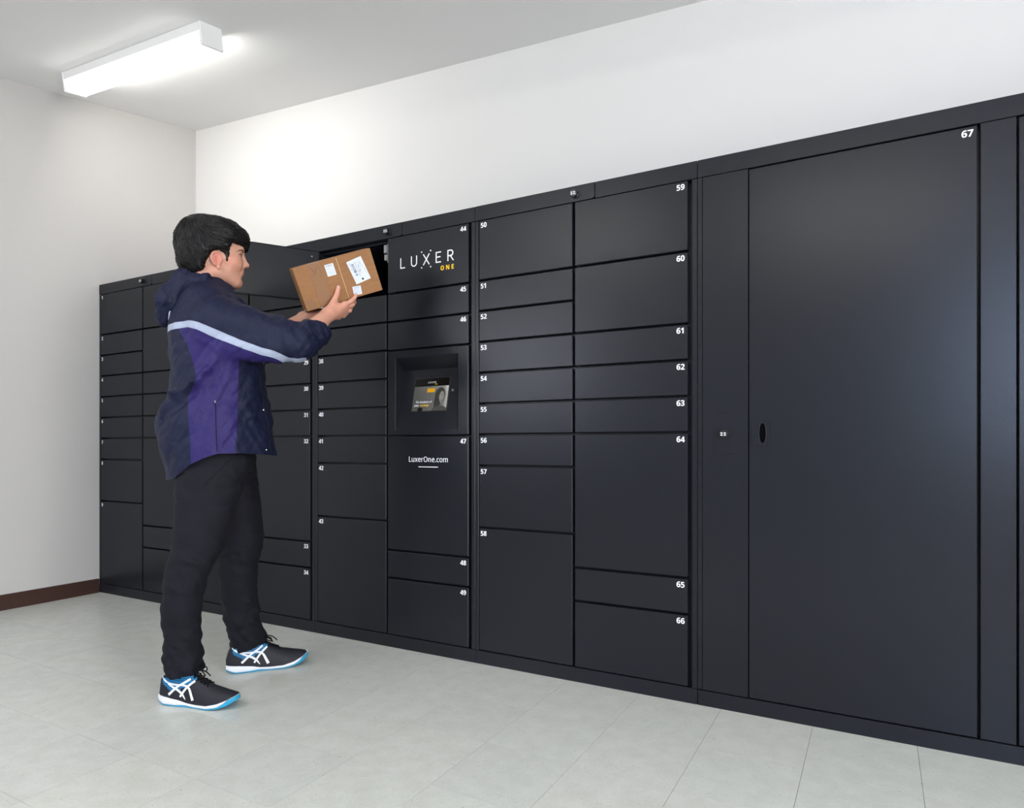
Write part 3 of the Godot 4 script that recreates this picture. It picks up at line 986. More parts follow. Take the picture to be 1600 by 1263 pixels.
# ---------------------------------------------------------------- distance fields and their meshes
class Field:
	var o: Vector3
	var c: float
	var nx: int
	var ny: int
	var nz: int
	var d := PackedFloat32Array()
	func _init(lo: Vector3, hi: Vector3, cell: float) -> void:
		o = lo
		c = cell
		nx = int(ceil((hi.x - lo.x) / c)) + 1
		ny = int(ceil((hi.y - lo.y) / c)) + 1
		nz = int(ceil((hi.z - lo.z) / c)) + 1
		d.resize(nx * ny * nz)
		d.fill(1.0)
	func span(lo: Vector3, hi: Vector3) -> PackedInt32Array:
		return PackedInt32Array([clampi(int((lo.x - o.x) / c), 0, nx - 1), clampi(int((hi.x - o.x) / c) + 1, 0, nx - 1), clampi(int((lo.y - o.y) / c), 0, ny - 1), clampi(int((hi.y - o.y) / c) + 1, 0, ny - 1), clampi(int((lo.z - o.z) / c), 0, nz - 1), clampi(int((hi.z - o.z) / c) + 1, 0, nz - 1)])
	func put(i: int, v: float, k: float, sub: bool) -> void:
		var a := d[i]
		if sub:
			v = -v
			if k > 0.0:
				var h := k - absf(a - v)
				if h > 0.0:
					d[i] = maxf(a, v) + h * h * 0.25 / k
					return
			if v > a: d[i] = v
			return
		if k > 0.0:
			var h := k - absf(a - v)
			if h > 0.0:
				d[i] = minf(a, v) - h * h * 0.25 / k
				return
		if v < a: d[i] = v
	# tapered capsule
	func cone(a: Vector3, b: Vector3, ra: float, rb: float, k := 0.0, sub := false) -> void:
		var m := Vector3.ONE * (maxf(ra, rb) + k + 3.0 * c)
		var s := span(a.min(b) - m, a.max(b) + m)
		var ba := b - a
		var inv := 1.0 / maxf(ba.length_squared(), 1e-9)
		var lim := k + 3.0 * c
		for z in range(s[4], s[5] + 1):
			for y in range(s[2], s[3] + 1):
				var i := (z * ny + y) * nx + s[0]
				var p := Vector3(o.x + s[0] * c, o.y + y * c, o.z + z * c) - a
				for x in range(s[0], s[1] + 1):
					var t := clampf(p.dot(ba) * inv, 0.0, 1.0)
					var v := (p - ba * t).length() - ra - (rb - ra) * t
					if v < lim: put(i, v, k, sub)
					p.x += c
					i += 1
	# ellipsoid turned by a basis
	func ball(at: Vector3, r: Vector3, k := 0.0, sub := false, turn := Basis.IDENTITY) -> void:
		var m := Vector3.ONE * (maxf(r.x, maxf(r.y, r.z)) + k + 3.0 * c)
		var s := span(at - m, at + m)
		var inv := turn.inverse()
		var lim := k + 3.0 * c
		for z in range(s[4], s[5] + 1):
			for y in range(s[2], s[3] + 1):
				var i := (z * ny + y) * nx + s[0]
				for x in range(s[0], s[1] + 1):
					var q := (inv * (Vector3(o.x + x * c, o.y + y * c, o.z + z * c) - at)) / r
					var k0 := q.length()
					var v := k0 * (k0 - 1.0) / maxf((q / r).length(), 1e-6)
					if v < lim: put(i, v, k, sub)
					i += 1
	# a stack of ellipses: rows of [y, centre x, centre z, half x, half z]
	func stack(rows: Array, k := 0.0) -> void:
		var y0: float = rows[0][0]
		var y1: float = rows[-1][0]
		var lim := k + 3.0 * c
		var j := 0
		for y in range(maxi(0, int((y0 - lim - o.y) / c)), mini(ny - 1, int((y1 + lim - o.y) / c)) + 1):
			var py := o.y + y * c
			var qy := clampf(py, y0, y1)
			while j < rows.size() - 2 and qy > rows[j + 1][0]: j += 1
			var t: float = clampf((qy - rows[j][0]) / (rows[j + 1][0] - rows[j][0]), 0.0, 1.0)
			var v := []
			for q in range(1, 5):
				var p1: float = rows[j][q]
				var p2: float = rows[j + 1][q]
				var p0: float = rows[maxi(j - 1, 0)][q]
				var p3: float = rows[mini(j + 2, rows.size() - 1)][q]
				v.append(cubic_interpolate(p1, p2, p0, p3, t))
			var cx: float = v[0]
			var cz: float = v[1]
			var ax: float = v[2]
			var az: float = v[3]
			var cap := maxf(y0 - py, py - y1)
			var s := span(Vector3(cx - ax - lim, 0, cz - az - lim), Vector3(cx + ax + lim, 0, cz + az + lim))
			for z in range(s[4], s[5] + 1):
				var qz := (o.z + z * c - cz) / az
				var i := (z * ny + y) * nx + s[0]
				for x in range(s[0], s[1] + 1):
					var qx := (o.x + x * c - cx) / ax
					var k0 := sqrt(qx * qx + qz * qz)
					var g := sqrt(qx * qx / (ax * ax) + qz * qz / (az * az))
					var dd := k0 * (k0 - 1.0) / maxf(g, 1e-6)
					if cap > 0.0: dd = maxf(dd, cap)
					if dd < lim: put(i, dd, k, false)
					i += 1
	func at(p: Vector3) -> float:
		var x := clampi(roundi((p.x - o.x) / c), 0, nx - 1)
		var y := clampi(roundi((p.y - o.y) / c), 0, ny - 1)
		var z := clampi(roundi((p.z - o.z) / c), 0, nz - 1)
		return d[(z * ny + y) * nx + x]
	# first surface met when coming from +z at (x, y)
	func front(x: float, y: float, zmax := 9.0) -> float:
		var z := minf(o.z + (nz - 1) * c, zmax)
		var prev := 1.0
		while z > o.z:
			var v := at(Vector3(x, y, z))
			if v <= 0.0: return z + c * (-v) / maxf(prev - v, 1e-6) * 1.0
			prev = v
			z -= c
		return 0.0
	# surface nets
	func net() -> Dictionary:
		var vs := PackedVector3Array()
		var ix := PackedInt32Array()
		var id := PackedInt32Array()
		id.resize(d.size())
		id.fill(-1)
		var sy := nx
		var sz := nx * ny
		var off := PackedInt32Array([0, 1, sy, sy + 1, sz, sz + 1, sz + sy, sz + sy + 1])
		var ed := PackedInt32Array([0, 1, 2, 3, 4, 5, 6, 7, 0, 2, 1, 3, 4, 6, 5, 7, 0, 4, 1, 5, 2, 6, 3, 7])
		var far := 0.9
		var cells := PackedInt32Array()
		for z in nz - 1:
			for y in ny - 1:
				var b := (z * ny + y) * nx
				for x in nx - 1:
					var i := b + x
					if d[i] > far or d[i] < -0.03: continue
					var ins := 0
					for q in 8:
						if d[i + off[q]] < 0.0: ins += 1
					if ins == 0 or ins == 8: continue
					var p := Vector3.ZERO
					var n := 0
					for e in 12:
						var a := ed[e * 2]
						var g := ed[e * 2 + 1]
						var va := d[i + off[a]]
						var vb := d[i + off[g]]
						if (va < 0.0) == (vb < 0.0): continue
						var t := va / (va - vb)
						p += Vector3(a & 1, (a >> 1) & 1, a >> 2).lerp(Vector3(g & 1, (g >> 1) & 1, g >> 2), t)
						n += 1
					id[i] = vs.size()
					cells.append(i)
					vs.append(o + (Vector3(x, y, z) + p / n) * c)
		for i in cells:
			var in0 := d[i] < 0.0
			# edges leaving corner 0 of this cell
			for ax in 3:
				var st: int = [1, sy, sz][ax]
				if in0 == (d[i + st] < 0.0): continue
				var u: int = [sy, sz, 1][ax]
				var w: int = [sz, 1, sy][ax]
				if i - u - w < 0: continue
				var a := id[i]
				var b2 := id[i - u]
				var c2 := id[i - u - w]
				var d2 := id[i - w]
				if a < 0 or b2 < 0 or c2 < 0 or d2 < 0: continue
				if in0: ix.append_array(PackedInt32Array([a, b2, c2, a, c2, d2]))
				else: ix.append_array(PackedInt32Array([a, c2, b2, a, d2, c2]))
		return {"v": vs, "i": ix}

# vertex normals, outward (triangles are turned so that front faces run clockwise)
func normals_of(m: Dictionary) -> void:
	var v: PackedVector3Array = m.v
	var ix: PackedInt32Array = m.i
	var n := PackedVector3Array()
	n.resize(v.size())
	for t in range(0, ix.size(), 3):
		var f := (v[ix[t + 2]] - v[ix[t]]).cross(v[ix[t + 1]] - v[ix[t]])
		for q in 3: n[ix[t + q]] += f
	for i in n.size(): n[i] = n[i].normalized()
	m.n = n

func relax(m: Dictionary, times: int) -> void:
	for _r in times:
		var v: PackedVector3Array = m.v
		var s := PackedVector3Array()
		var w := PackedInt32Array()
		s.resize(v.size())
		w.resize(v.size())
		var ix: PackedInt32Array = m.i
		for t in range(0, ix.size(), 3):
			for q in 3:
				var a := ix[t + q]
				var b := ix[t + (q + 1) % 3]
				s[a] += v[b]
				s[b] += v[a]
				w[a] += 1
				w[b] += 1
		for i in v.size():
			if w[i] > 0: v[i] = v[i].lerp(s[i] / w[i], 0.5)
		m.v = v

func displace(m: Dictionary, f: Callable) -> void:
	normals_of(m)
	var v: PackedVector3Array = m.v
	var n: PackedVector3Array = m.n
	for i in v.size(): v[i] += n[i] * float(f.call(v[i], n[i]))
	m.v = v
	normals_of(m)

# cuts a mesh where f = 0: returns [part where f < 0, part where f >= 0]
func cut(m: Dictionary, f: Callable) -> Array:
	var v: PackedVector3Array = m.v
	var n: PackedVector3Array = m.n
	var ix: PackedInt32Array = m.i
	var val := PackedFloat32Array()
	val.resize(v.size())
	for i in v.size(): val[i] = f.call(v[i])
	var parts := []
	for s in 2: parts.append({"v": PackedVector3Array(), "n": PackedVector3Array(), "i": PackedInt32Array(), "map": {}})
	for t in range(0, ix.size(), 3):
		var a := ix[t]
		var b := ix[t + 1]
		var c := ix[t + 2]
		var k := int(val[a] >= 0.0) + int(val[b] >= 0.0) + int(val[c] >= 0.0)
		if k == 0 or k == 3:
			for q in [a, b, c]: put_vertex(parts[k / 3], v, n, val, q, q)
			continue
		for s in 2:
			var poly := []
			for q in 3:
				var p := ix[t + q]
				var r := ix[t + (q + 1) % 3]
				if (val[p] >= 0.0) == (s == 1): poly.append(Vector2i(p, p))
				if (val[p] >= 0.0) != (val[r] >= 0.0): poly.append(Vector2i(mini(p, r), maxi(p, r)))
			for q in range(1, poly.size() - 1):
				for e in [poly[0], poly[q], poly[q + 1]]: put_vertex(parts[s], v, n, val, e.x, e.y)
	for s in 2: parts[s].erase("map")
	return parts

func put_vertex(p: Dictionary, v: PackedVector3Array, n: PackedVector3Array, val: PackedFloat32Array, a: int, b: int) -> void:
	var key := a * 4194304 + b
	var map: Dictionary = p.map
	if not map.has(key):
		map[key] = p.v.size()
		if a == b:
			p.v.append(v[a])
			p.n.append(n[a])
		else:
			var t := val[a] / (val[a] - val[b])
			p.v.append(v[a].lerp(v[b], t))
			p.n.append(n[a].lerp(n[b], t).normalized())
	p.i.append(map[key])

func swell(m: Dictionary, by: float) -> Dictionary:
	for i in m.v.size(): m.v[i] += m.n[i] * by
	return m

func join(list: Array) -> Dictionary:
	var out := {"v": PackedVector3Array(), "n": PackedVector3Array(), "i": PackedInt32Array()}
	for m in list:
		var b: int = out.v.size()
		out.v.append_array(m.v)
		out.n.append_array(m.n)
		for i in m.i: out.i.append(b + i)
	return out

func as_mesh(m: Dictionary, colour = null) -> ArrayMesh:
	var a := []
	a.resize(Mesh.ARRAY_MAX)
	a[Mesh.ARRAY_VERTEX] = m.v
	a[Mesh.ARRAY_NORMAL] = m.n
	a[Mesh.ARRAY_INDEX] = m.i
	if colour != null:
		var cs := PackedColorArray()
		cs.resize(m.v.size())
		for i in m.v.size(): cs[i] = (colour.call(m.v[i]) as Color).srgb_to_linear()
		a[Mesh.ARRAY_COLOR] = cs
	var me := ArrayMesh.new()
	me.add_surface_from_arrays(Mesh.PRIMITIVE_TRIANGLES, a)
	return me

func lut(rows: Array, x: float) -> float:
	if x <= rows[0][0]: return rows[0][1]
	for i in rows.size() - 1:
		if x <= rows[i + 1][0]:
			return lerpf(rows[i][1], rows[i + 1][1], (x - rows[i][0]) / (rows[i + 1][0] - rows[i][0]))
	return rows[-1][1]

func seg_dist(p: Vector2, a: Vector2, b: Vector2) -> float:
	var t := clampf((p - a).dot(b - a) / (b - a).length_squared(), 0.0, 1.0)
	return p.distance_to(a + (b - a) * t)

# ---------------------------------------------------------------- the man (local: x forward, y up, z to his right = towards the camera)
const SH_R := Vector3(-0.045, 1.368, 0.150)
const EL_R := Vector3(0.235, 1.300, 0.232)
const CU_R := Vector3(0.302, 1.352, 0.185)
const WR_R := Vector3(0.360, 1.440, 0.098)
const SH_L := Vector3(-0.045, 1.385, -0.150)
const EL_L := Vector3(0.120, 1.345, -0.215)
const CU_L := Vector3(0.185, 1.392, -0.150)
const WR_L := Vector3(0.285, 1.450, -0.072)
const LEG_R := [[0.045, -0.150, 0.156, 0.062, 0.058], [0.1, -0.151, 0.156, 0.066, 0.061], [0.16, -0.153, 0.155, 0.064, 0.058], [0.23, -0.156, 0.152, 0.061, 0.057], [0.30, -0.160, 0.148, 0.066, 0.062], [0.36, -0.159, 0.144, 0.068, 0.066], [0.43, -0.147, 0.137, 0.074, 0.071], [0.48, -0.128, 0.131, 0.081, 0.076], [0.54, -0.106, 0.124, 0.089, 0.081], [0.69, -0.079, 0.105, 0.106, 0.092], [0.80, -0.062, 0.092, 0.120, 0.096], [0.88, -0.052, 0.085, 0.124, 0.096]]
const LEG_L := [[0.045, 0.070, -0.140, 0.066, 0.060], [0.1, 0.070, -0.140, 0.071, 0.063], [0.14, 0.070, -0.139, 0.072, 0.064], [0.22, 0.047, -0.136, 0.067, 0.062], [0.34, 0.033, -0.130, 0.072, 0.066], [0.44, 0.035, -0.124, 0.077, 0.072], [0.53, 0.043, -0.118, 0.086, 0.080], [0.68, 0.017, -0.104, 0.101, 0.090], [0.80, -0.006, -0.092, 0.113, 0.094], [0.88, -0.02, -0.085, 0.118, 0.094]]
const HEAD := Vector3(-0.047, 1.617, 0.0)
const HEAD_TURN := 0.07

func person() -> void:
	var o := thing("person", "man in navy and purple jacket and running shoes lifting a box into an open locker", "person", MAN_AT)
	o.rotation.y = MAN_TURN
	var cloth_n := noise_tex(0.35, 256, true, 2.0, 2, 21)
	var fabric := func(c: Color, rough: float, rim: float) -> StandardMaterial3D:
		var m := mat(c, rough, 0.35)
		m.rim_enabled = true
		m.rim = rim
		m.rim_tint = 0.6
		m.normal_enabled = true
		m.normal_texture = cloth_n
		m.normal_scale = 0.25
		m.uv1_triplanar = true
		m.uv1_scale = Vector3(12, 12, 12)
		return m
	var rid := FastNoiseLite.new()
	rid.seed = 31
	rid.frequency = 0.011
	rid.fractal_type = FastNoiseLite.FRACTAL_RIDGED
	rid.fractal_octaves = 3
	rid.domain_warp_enabled = true
	rid.domain_warp_amplitude = 25.0
	rid.domain_warp_frequency = 0.01
	var crease := NoiseTexture2D.new()
	crease.noise = rid
	crease.width = 512
	crease.height = 512
	crease.seamless = true
	crease.as_normal_map = true
	crease.bump_strength = 9.0
	M.navy = fabric.call(c8(17, 22, 48), 0.62, 0.06)
	M.purple = fabric.call(c8(38, 29, 86), 0.58, 0.08)
	M.reflective = fabric.call(c8(158, 167, 188), 0.42, 0.1)
	for q in [M.navy, M.purple, M.reflective]:
		q.normal_texture = crease
		q.normal_scale = 0.5
		q.uv1_scale = Vector3(2.6, 1.5, 2.2)
	M.trouser = fabric.call(c8(14, 14, 24), 0.78, 0.06)
	M.trouser.normal_texture = crease
	M.trouser.normal_scale = 0.4
	M.trouser.uv1_scale = Vector3(1.4, 2.0, 1.4)
	M.hair = mat(c8(13, 11, 12), 0.42, 0.4)
	M.black_cloth = mat(c8(22, 22, 27), 0.75, 0.3)
	M.skin = mat(Color.WHITE, 0.48, 0.4)
	M.skin.vertex_color_use_as_albedo = true
	M.skin.subsurf_scatter_enabled = true
	M.skin.subsurf_scatter_strength = 0.12
	body(o)
	hair(o)
	jacket(o)
	trousers(o)
	shoe(o, Vector3(-0.224, 0, 0.120), -0.60, 1.0, "right")
	shoe(o, Vector3(-0.014, 0, -0.112), 0.03, -1.0, "left")

func hand(f: Field, wr: Vector3, fingers: Array, thumb: Array, fore: Vector3) -> void:
	# forearm and wrist, a little flat
	f.cone(fore, wr, 0.038, 0.026, 0.0)
	for q in fingers:
		var mcp: Vector3 = q[0]
		f.cone(wr, mcp, 0.0215, 0.0125, 0.014)
	for i in fingers.size() - 1:
		f.cone(fingers[i][0], fingers[i + 1][0], 0.0125, 0.0125, 0.008)
	f.cone(wr.lerp(thumb[0], 0.4), thumb[1], 0.020, 0.0125, 0.014)
	for q in fingers + [thumb]:
		var r := 0.0098 if q != thumb else 0.0122
		for j in q.size() - 1:
			f.cone(q[j], q[j + 1], r, r - 0.0011, 0.0035 if j > 0 else 0.005)
			r -= 0.0008

func box_r(y: float) -> float:      # depth of the parcel's face at height y
	return 0.086 + 0.2495 * (y - 1.615)

func body(o: Node3D) -> void:
	# under the clothes
	var f := Field.new(Vector3(-0.33, -0.02, -0.34), Vector3(0.4, 1.62, 0.34), 0.012)
	f.stack([[0.82, -0.04, 0, 0.11, 0.15], [0.95, -0.05, 0, 0.105, 0.155], [1.1, -0.05, 0, 0.10, 0.14], [1.3, -0.065, 0, 0.11, 0.16], [1.4, -0.075, 0, 0.10, 0.15], [1.46, -0.08, 0, 0.075, 0.10]], 0.0)
	for s in [[SH_R, EL_R, WR_R], [SH_L, EL_L, WR_L]]:
		f.cone(s[0], s[1], 0.055, 0.045, 0.04)
		f.cone(s[1], s[1].lerp(s[2], 0.8), 0.043, 0.030, 0.02)
	for rows in [LEG_R, LEG_L]:
		var inner := []
		for q in rows: inner.append([q[0] + (0.03 if q == rows[0] else 0.0), q[1], q[2], q[3] * lerpf(0.42, 0.74, smoothstep(0.1, 0.32, q[0])), q[4] * lerpf(0.42, 0.74, smoothstep(0.1, 0.32, q[0]))])
		f.stack(inner, 0.03)
	for s in [[Vector3(-0.150, 0.055, 0.156), 0.46], [Vector3(0.062, 0.055, -0.139), -0.17]]:
		var dir := Vector3(cos(s[1]), 0, sin(s[1]))
		f.cone(s[0] - dir * 0.03, s[0] + dir * 0.11 + Vector3(0, -0.020, 0), 0.020, 0.014, 0.02)
	f.cone(Vector3(-0.095, 1.42, 0), HEAD + Vector3(-0.025, -0.02, 0), 0.066, 0.056, 0.03)
	var m0 := f.net()
	normals_of(m0)
	# head
	var h := Field.new(Vector3(-0.16, -0.16, -0.1), Vector3(0.135, 0.2, 0.115), 0.003)
	h.ball(Vector3(-0.022, 0.07, 0), Vector3(0.103, 0.098, 0.074), 0.0)
	h.ball(Vector3(0.040, 0.062, 0), Vector3(0.058, 0.062, 0.064), 0.03)
	h.ball(Vector3(0.036, 0.0, 0), Vector3(0.056, 0.062, 0.060), 0.03)
	for s in [-1.0, 1.0]:
		h.cone(Vector3(-0.004, -0.035, 0.050 * s), Vector3(0.066, -0.064, 0.020 * s), 0.020, 0.0185, 0.03)
		h.ball(Vector3(0.058, 0.004, 0.037 * s), Vector3(0.027, 0.022, 0.021), 0.025)
		h.cone(Vector3(0.008, 0.02, 0.058 * s), Vector3(0.056, 0.012, 0.048 * s), 0.012, 0.012, 0.02)
	h.ball(Vector3(0.058, -0.035, 0), Vector3(0.032, 0.034, 0.034), 0.02)
	h.ball(Vector3(0.077, -0.061, 0), Vector3(0.0145, 0.0165, 0.019), 0.014)
	# neck
	h.cone(Vector3(-0.045, -0.16, 0), Vector3(-0.03, 0.0, 0), 0.060, 0.055, 0.028)
	# brow, sockets, nose
	h.cone(Vector3(0.083, 0.064, -0.034), Vector3(0.083, 0.064, 0.034), 0.013, 0.013, 0.014)
	for s in [-1.0, 1.0]:
		h.ball(Vector3(0.098, 0.040, 0.034 * s), Vector3(0.018, 0.0125, 0.018), 0.012, true)
		h.ball(Vector3(0.076, 0.0395, 0.0315 * s), Vector3(0.0128, 0.0128, 0.0128), 0.004)
		h.cone(Vector3(0.083, 0.048, 0.020 * s), Vector3(0.074, 0.0455, 0.045 * s), 0.0050, 0.0045, 0.004)
		h.cone(Vector3(0.084, 0.0305, 0.021 * s), Vector3(0.075, 0.0325, 0.045 * s), 0.0035, 0.003, 0.005)
	h.cone(Vector3(0.0905, 0.050, 0), Vector3(0.1075, 0.014, 0), 0.0085, 0.0095, 0.012)
	h.ball(Vector3(0.1085, 0.0125, 0), Vector3(0.0105, 0.0095, 0.0115), 0.006)
	for s in [-1.0, 1.0]:
		h.ball(Vector3(0.0965, 0.0065, 0.0125 * s), Vector3(0.0105, 0.0085, 0.0065), 0.006)
		h.ball(Vector3(0.1015, -0.0005, 0.0070 * s), Vector3(0.0050, 0.0035, 0.0030), 0.002, true)
	# mouth
	h.ball(Vector3(0.080, -0.022, 0), Vector3(0.017, 0.022, 0.023), 0.014)
	h.cone(Vector3(0.0925, -0.0145, -0.007), Vector3(0.082, -0.0195, -0.024), 0.0062, 0.0035, 0.005)
	h.cone(Vector3(0.0925, -0.0145, 0.007), Vector3(0.082, -0.0195, 0.024), 0.0062, 0.0035, 0.005)
	h.cone(Vector3(0.0925, -0.0145, -0.007), Vector3(0.0925, -0.0145, 0.007), 0.0062, 0.0062, 0.004)
	h.cone(Vector3(0.0900, -0.0295, -0.010), Vector3(0.0900, -0.0295, 0.010), 0.0066, 0.0066, 0.004)
	h.cone(Vector3(0.1005, -0.0222, -0.019), Vector3(0.1005, -0.0222, 0.019), 0.0036, 0.0036, 0.003, true)
	h.cone(Vector3(0.097, -0.043, -0.014), Vector3(0.097, -0.043, 0.014), 0.007, 0.007, 0.008, true)
	# smile line by the mouth
	for s in [-1.0, 1.0]: h.cone(Vector3(0.0945, -0.004, 0.026 * s), Vector3(0.083, -0.030, 0.034 * s), 0.0016, 0.0012, 0.005, true)
	# ears
	for s in [-1.0, 1.0]:
		var tb := Basis(Vector3.UP, 0.35 * s) * Basis(Vector3.BACK, 0.28)
		h.ball(Vector3(-0.004, 0.002, 0.0745 * s), Vector3(0.0205, 0.0262, 0.0065), 0.005, false, tb)
		h.ball(Vector3(0.000, 0.002, 0.083 * s), Vector3(0.0135, 0.0165, 0.0085), 0.002, true, tb)
		var prev := Vector3.ZERO
		for i in 12:
			var a := lerpf(-0.35, 4.25, i / 11.0)
			var e := tb * Vector3(0.0188 * cos(a) - 0.001, 0.0248 * sin(a) + 0.003, 0.0045 * s) + Vector3(-0.004, 0.002, 0.0765 * s)
			if i > 0: h.cone(prev, e, 0.0036, 0.0036, 0.003)
			prev = e
		h.ball(Vector3(0.004, -0.0245, 0.0765 * s), Vector3(0.008, 0.009, 0.005), 0.005)
		h.ball(Vector3(0.010, 0.000, 0.0735 * s), Vector3(0.004, 0.007, 0.005), 0.004)
		h.cone(Vector3(-0.008, -0.012, 0.079 * s), Vector3(-0.010, 0.016, 0.080 * s), 0.003, 0.003, 0.003)
	var m1 := h.net()
	relax(m1, 1)
	normals_of(m1)
	var tf := Transform3D(Basis(Vector3.UP, HEAD_TURN), HEAD)
	for i in m1.v.size():
		m1.v[i] = tf * m1.v[i]
		m1.n[i] = tf.basis * m1.n[i]
	# right hand: thumb and index finger on the near face, the others under the box
	var r := Field.new(Vector3(0.26, 1.32, -0.04), Vector3(0.52, 1.61, 0.24), 0.003)
	var t1 := Vector3(0.4025, 1.556, 0)
	var i1 := Vector3(0.474, 1.533, 0)
	t1.z = box_r(t1.y) + 0.0105
	i1.z = box_r(i1.y) + 0.0105
	hand(r, WR_R, [
		[Vector3(0.428, 1.490, 0.079), Vector3(0.455, 1.507, 0.079), Vector3(0.467, 1.520, 0.0735), i1],
		[Vector3(0.430, 1.479, 0.064), Vector3(0.464, 1.498, 0.056), Vector3(0.474, 1.512, 0.036), Vector3(0.476, 1.520, 0.017)],
		[Vector3(0.421, 1.462, 0.054), Vector3(0.454, 1.475, 0.043), Vector3(0.466, 1.500, 0.020), Vector3(0.464, 1.513, 0.000)],
		[Vector3(0.406, 1.446, 0.050), Vector3(0.431, 1.453, 0.038), Vector3(0.445, 1.467, 0.024), Vector3(0.448, 1.485, 0.010)]],
		[Vector3(0.374, 1.470, 0.090), Vector3(0.387, 1.503, 0.083), Vector3(0.398, 1.530, 0.080), t1], WR_R.lerp(EL_R, 0.55))
	r.ball(Vector3(0.393, 1.465, 0.072), Vector3(0.034, 0.026, 0.017), 0.012, false, Basis(Vector3.BACK, 0.6))
	var m2 := r.net()
	relax(m2, 1)
	normals_of(m2)
	# left hand: flat under the far half of the box, fingers along its bottom
	var l := Field.new(Vector3(0.16, 1.31, -0.2), Vector3(0.48, 1.57, 0.06), 0.003)
	hand(l, WR_L, [
		[Vector3(0.352, 1.4745, -0.034), Vector3(0.388, 1.487, -0.026), Vector3(0.408, 1.494, -0.022), Vector3(0.427, 1.501, -0.018)],
		[Vector3(0.355, 1.4790, -0.056), Vector3(0.396, 1.494, -0.052), Vector3(0.419, 1.503, -0.050), Vector3(0.440, 1.511, -0.048)],
		[Vector3(0.350, 1.4815, -0.077), Vector3(0.389, 1.496, -0.078), Vector3(0.411, 1.505, -0.078), Vector3(0.430, 1.512, -0.078)],
		[Vector3(0.342, 1.4830, -0.096), Vector3(0.373, 1.495, -0.100), Vector3(0.390, 1.501, -0.102), Vector3(0.404, 1.506, -0.103)]],
		[Vector3(0.303, 1.453, -0.038), Vector3(0.324, 1.456, -0.010), Vector3(0.341, 1.462, 0.006), Vector3(0.357, 1.469, 0.016)], WR_L.lerp(EL_L, 0.55))
	var m3 := l.net()
	relax(m3, 1)
	normals_of(m3)
	var nz := FastNoiseLite.new()
	nz.frequency = 30.0
	var ti := tf.affine_inverse()
	var tone := func(p: Vector3) -> Color:
		var c := Vector3(195, 146, 125)
		c += Vector3(6, 5, 4) * nz.get_noise_3dv(p) * 1.5
		var q := ti * p
		if q.y > -0.2 and q.x > -0.2 and q.length() < 0.25:
			var lip := maxf(exp(-(pow((q.y + 0.0155) / 0.0052, 2) + pow(q.z / 0.02, 2) + pow((q.x - 0.094) / 0.012, 2))), exp(-(pow((q.y + 0.0295) / 0.0062, 2) + pow(q.z / 0.02, 2) + pow((q.x - 0.093) / 0.012, 2))))
			c = c.lerp(Vector3(176, 98, 92), lip * 0.85)
			var ear := exp(-(pow((q.x + 0.006) / 0.02, 2) + pow((q.y - 0.004) / 0.03, 2) + pow((absf(q.z) - 0.08) / 0.012, 2)))
			c = c.lerp(Vector3(214, 126, 116), ear * 0.8)
			var cheek := exp(-(pow((q.x - 0.055) / 0.03, 2) + pow((q.y - 0.0) / 0.03, 2)))
			c = c.lerp(Vector3(204, 134, 112), cheek * 0.5)
			var beard := exp(-(pow((q.y + 0.05) / 0.03, 2))) * smoothstep(0.0, 0.03, q.x) * (1.0 - lip)
			c = c.lerp(Vector3(172, 126, 108), beard * 0.35)
		elif p.y > 1.3 and p.x > 0.3:
			c = c.lerp(Vector3(214, 150, 128), 0.5)
		return c8(c.x, c.y, c.z)
	mi("body", as_mesh(join([m0, m1, m2, m3]), tone), M.skin, o)
	# eyes, brows, thumb nail
	var iris := mat(c8(40, 26, 20), 0.15, 0.5)
	var eyes := new_st()
	for s in [-1.0, 1.0]:
		var c := tf * Vector3(0.0815, 0.0395, 0.0315 * s)
		tube(eyes, PackedVector3Array([c, c + tf.basis * Vector3(0.0078, -0.001, 0.0012 * s)]), PackedFloat32Array([0.0058, 0.0048]), 14)
	mi("eyes", eyes.commit(), iris, o)
	var br := new_st()
	var bl := new_st()
	for s in [-1.0, 1.0]:
		var pts := PackedVector3Array()
		for q in [[0.0955, 0.0565], [0.0905, 0.0585], [0.0835, 0.0580], [0.0765, 0.0545], [0.0700, 0.0495]]: pts.append(tf * Vector3(q[0], q[1], (h.front(q[0], q[1]) + 0.0006) * s))
		tube(br, pts, PackedFloat32Array([0.0012, 0.0018, 0.0019, 0.0014, 0.0006]), 7)
		pts = PackedVector3Array()
		for q in [[0.0895, 0.0425], [0.0870, 0.0435], [0.0830, 0.0425], [0.0770, 0.0390]]: pts.append(tf * Vector3(q[0], q[1], (h.front(q[0], q[1]) + 0.0006) * s))
		tube(bl, pts, PackedFloat32Array([0.001, 0.0017, 0.0018, 0.0008]), 6)
	mi("eyebrows", br.commit(), M.hair, o)
	mi("eyelashes", bl.commit(), M.hair, o)
	var nl := new_st()
	var up := (Vector3(t1.x, t1.y, t1.z) - Vector3(0.398, 1.530, 0.080)).normalized()
	var side := up.cross(Vector3.BACK).normalized()
	var outw := side.cross(up).normalized()
	for i in 6:
		var a0 := lerpf(-0.5, 0.5, i / 6.0)
		var a1 := lerpf(-0.5, 0.5, (i + 1) / 6.0)
		var k := func(a: float, v: float) -> Vector3: return t1 + up * v + (side * sin(a) + outw * cos(a)) * 0.0098
		quad(nl, k.call(a0, -0.004), k.call(a1, -0.004), k.call(a1, 0.0045), k.call(a0, 0.0045), outw)
	mi("fingernail", nl.commit(), mat(c8(206, 154, 140), 0.35, 0.5), o)

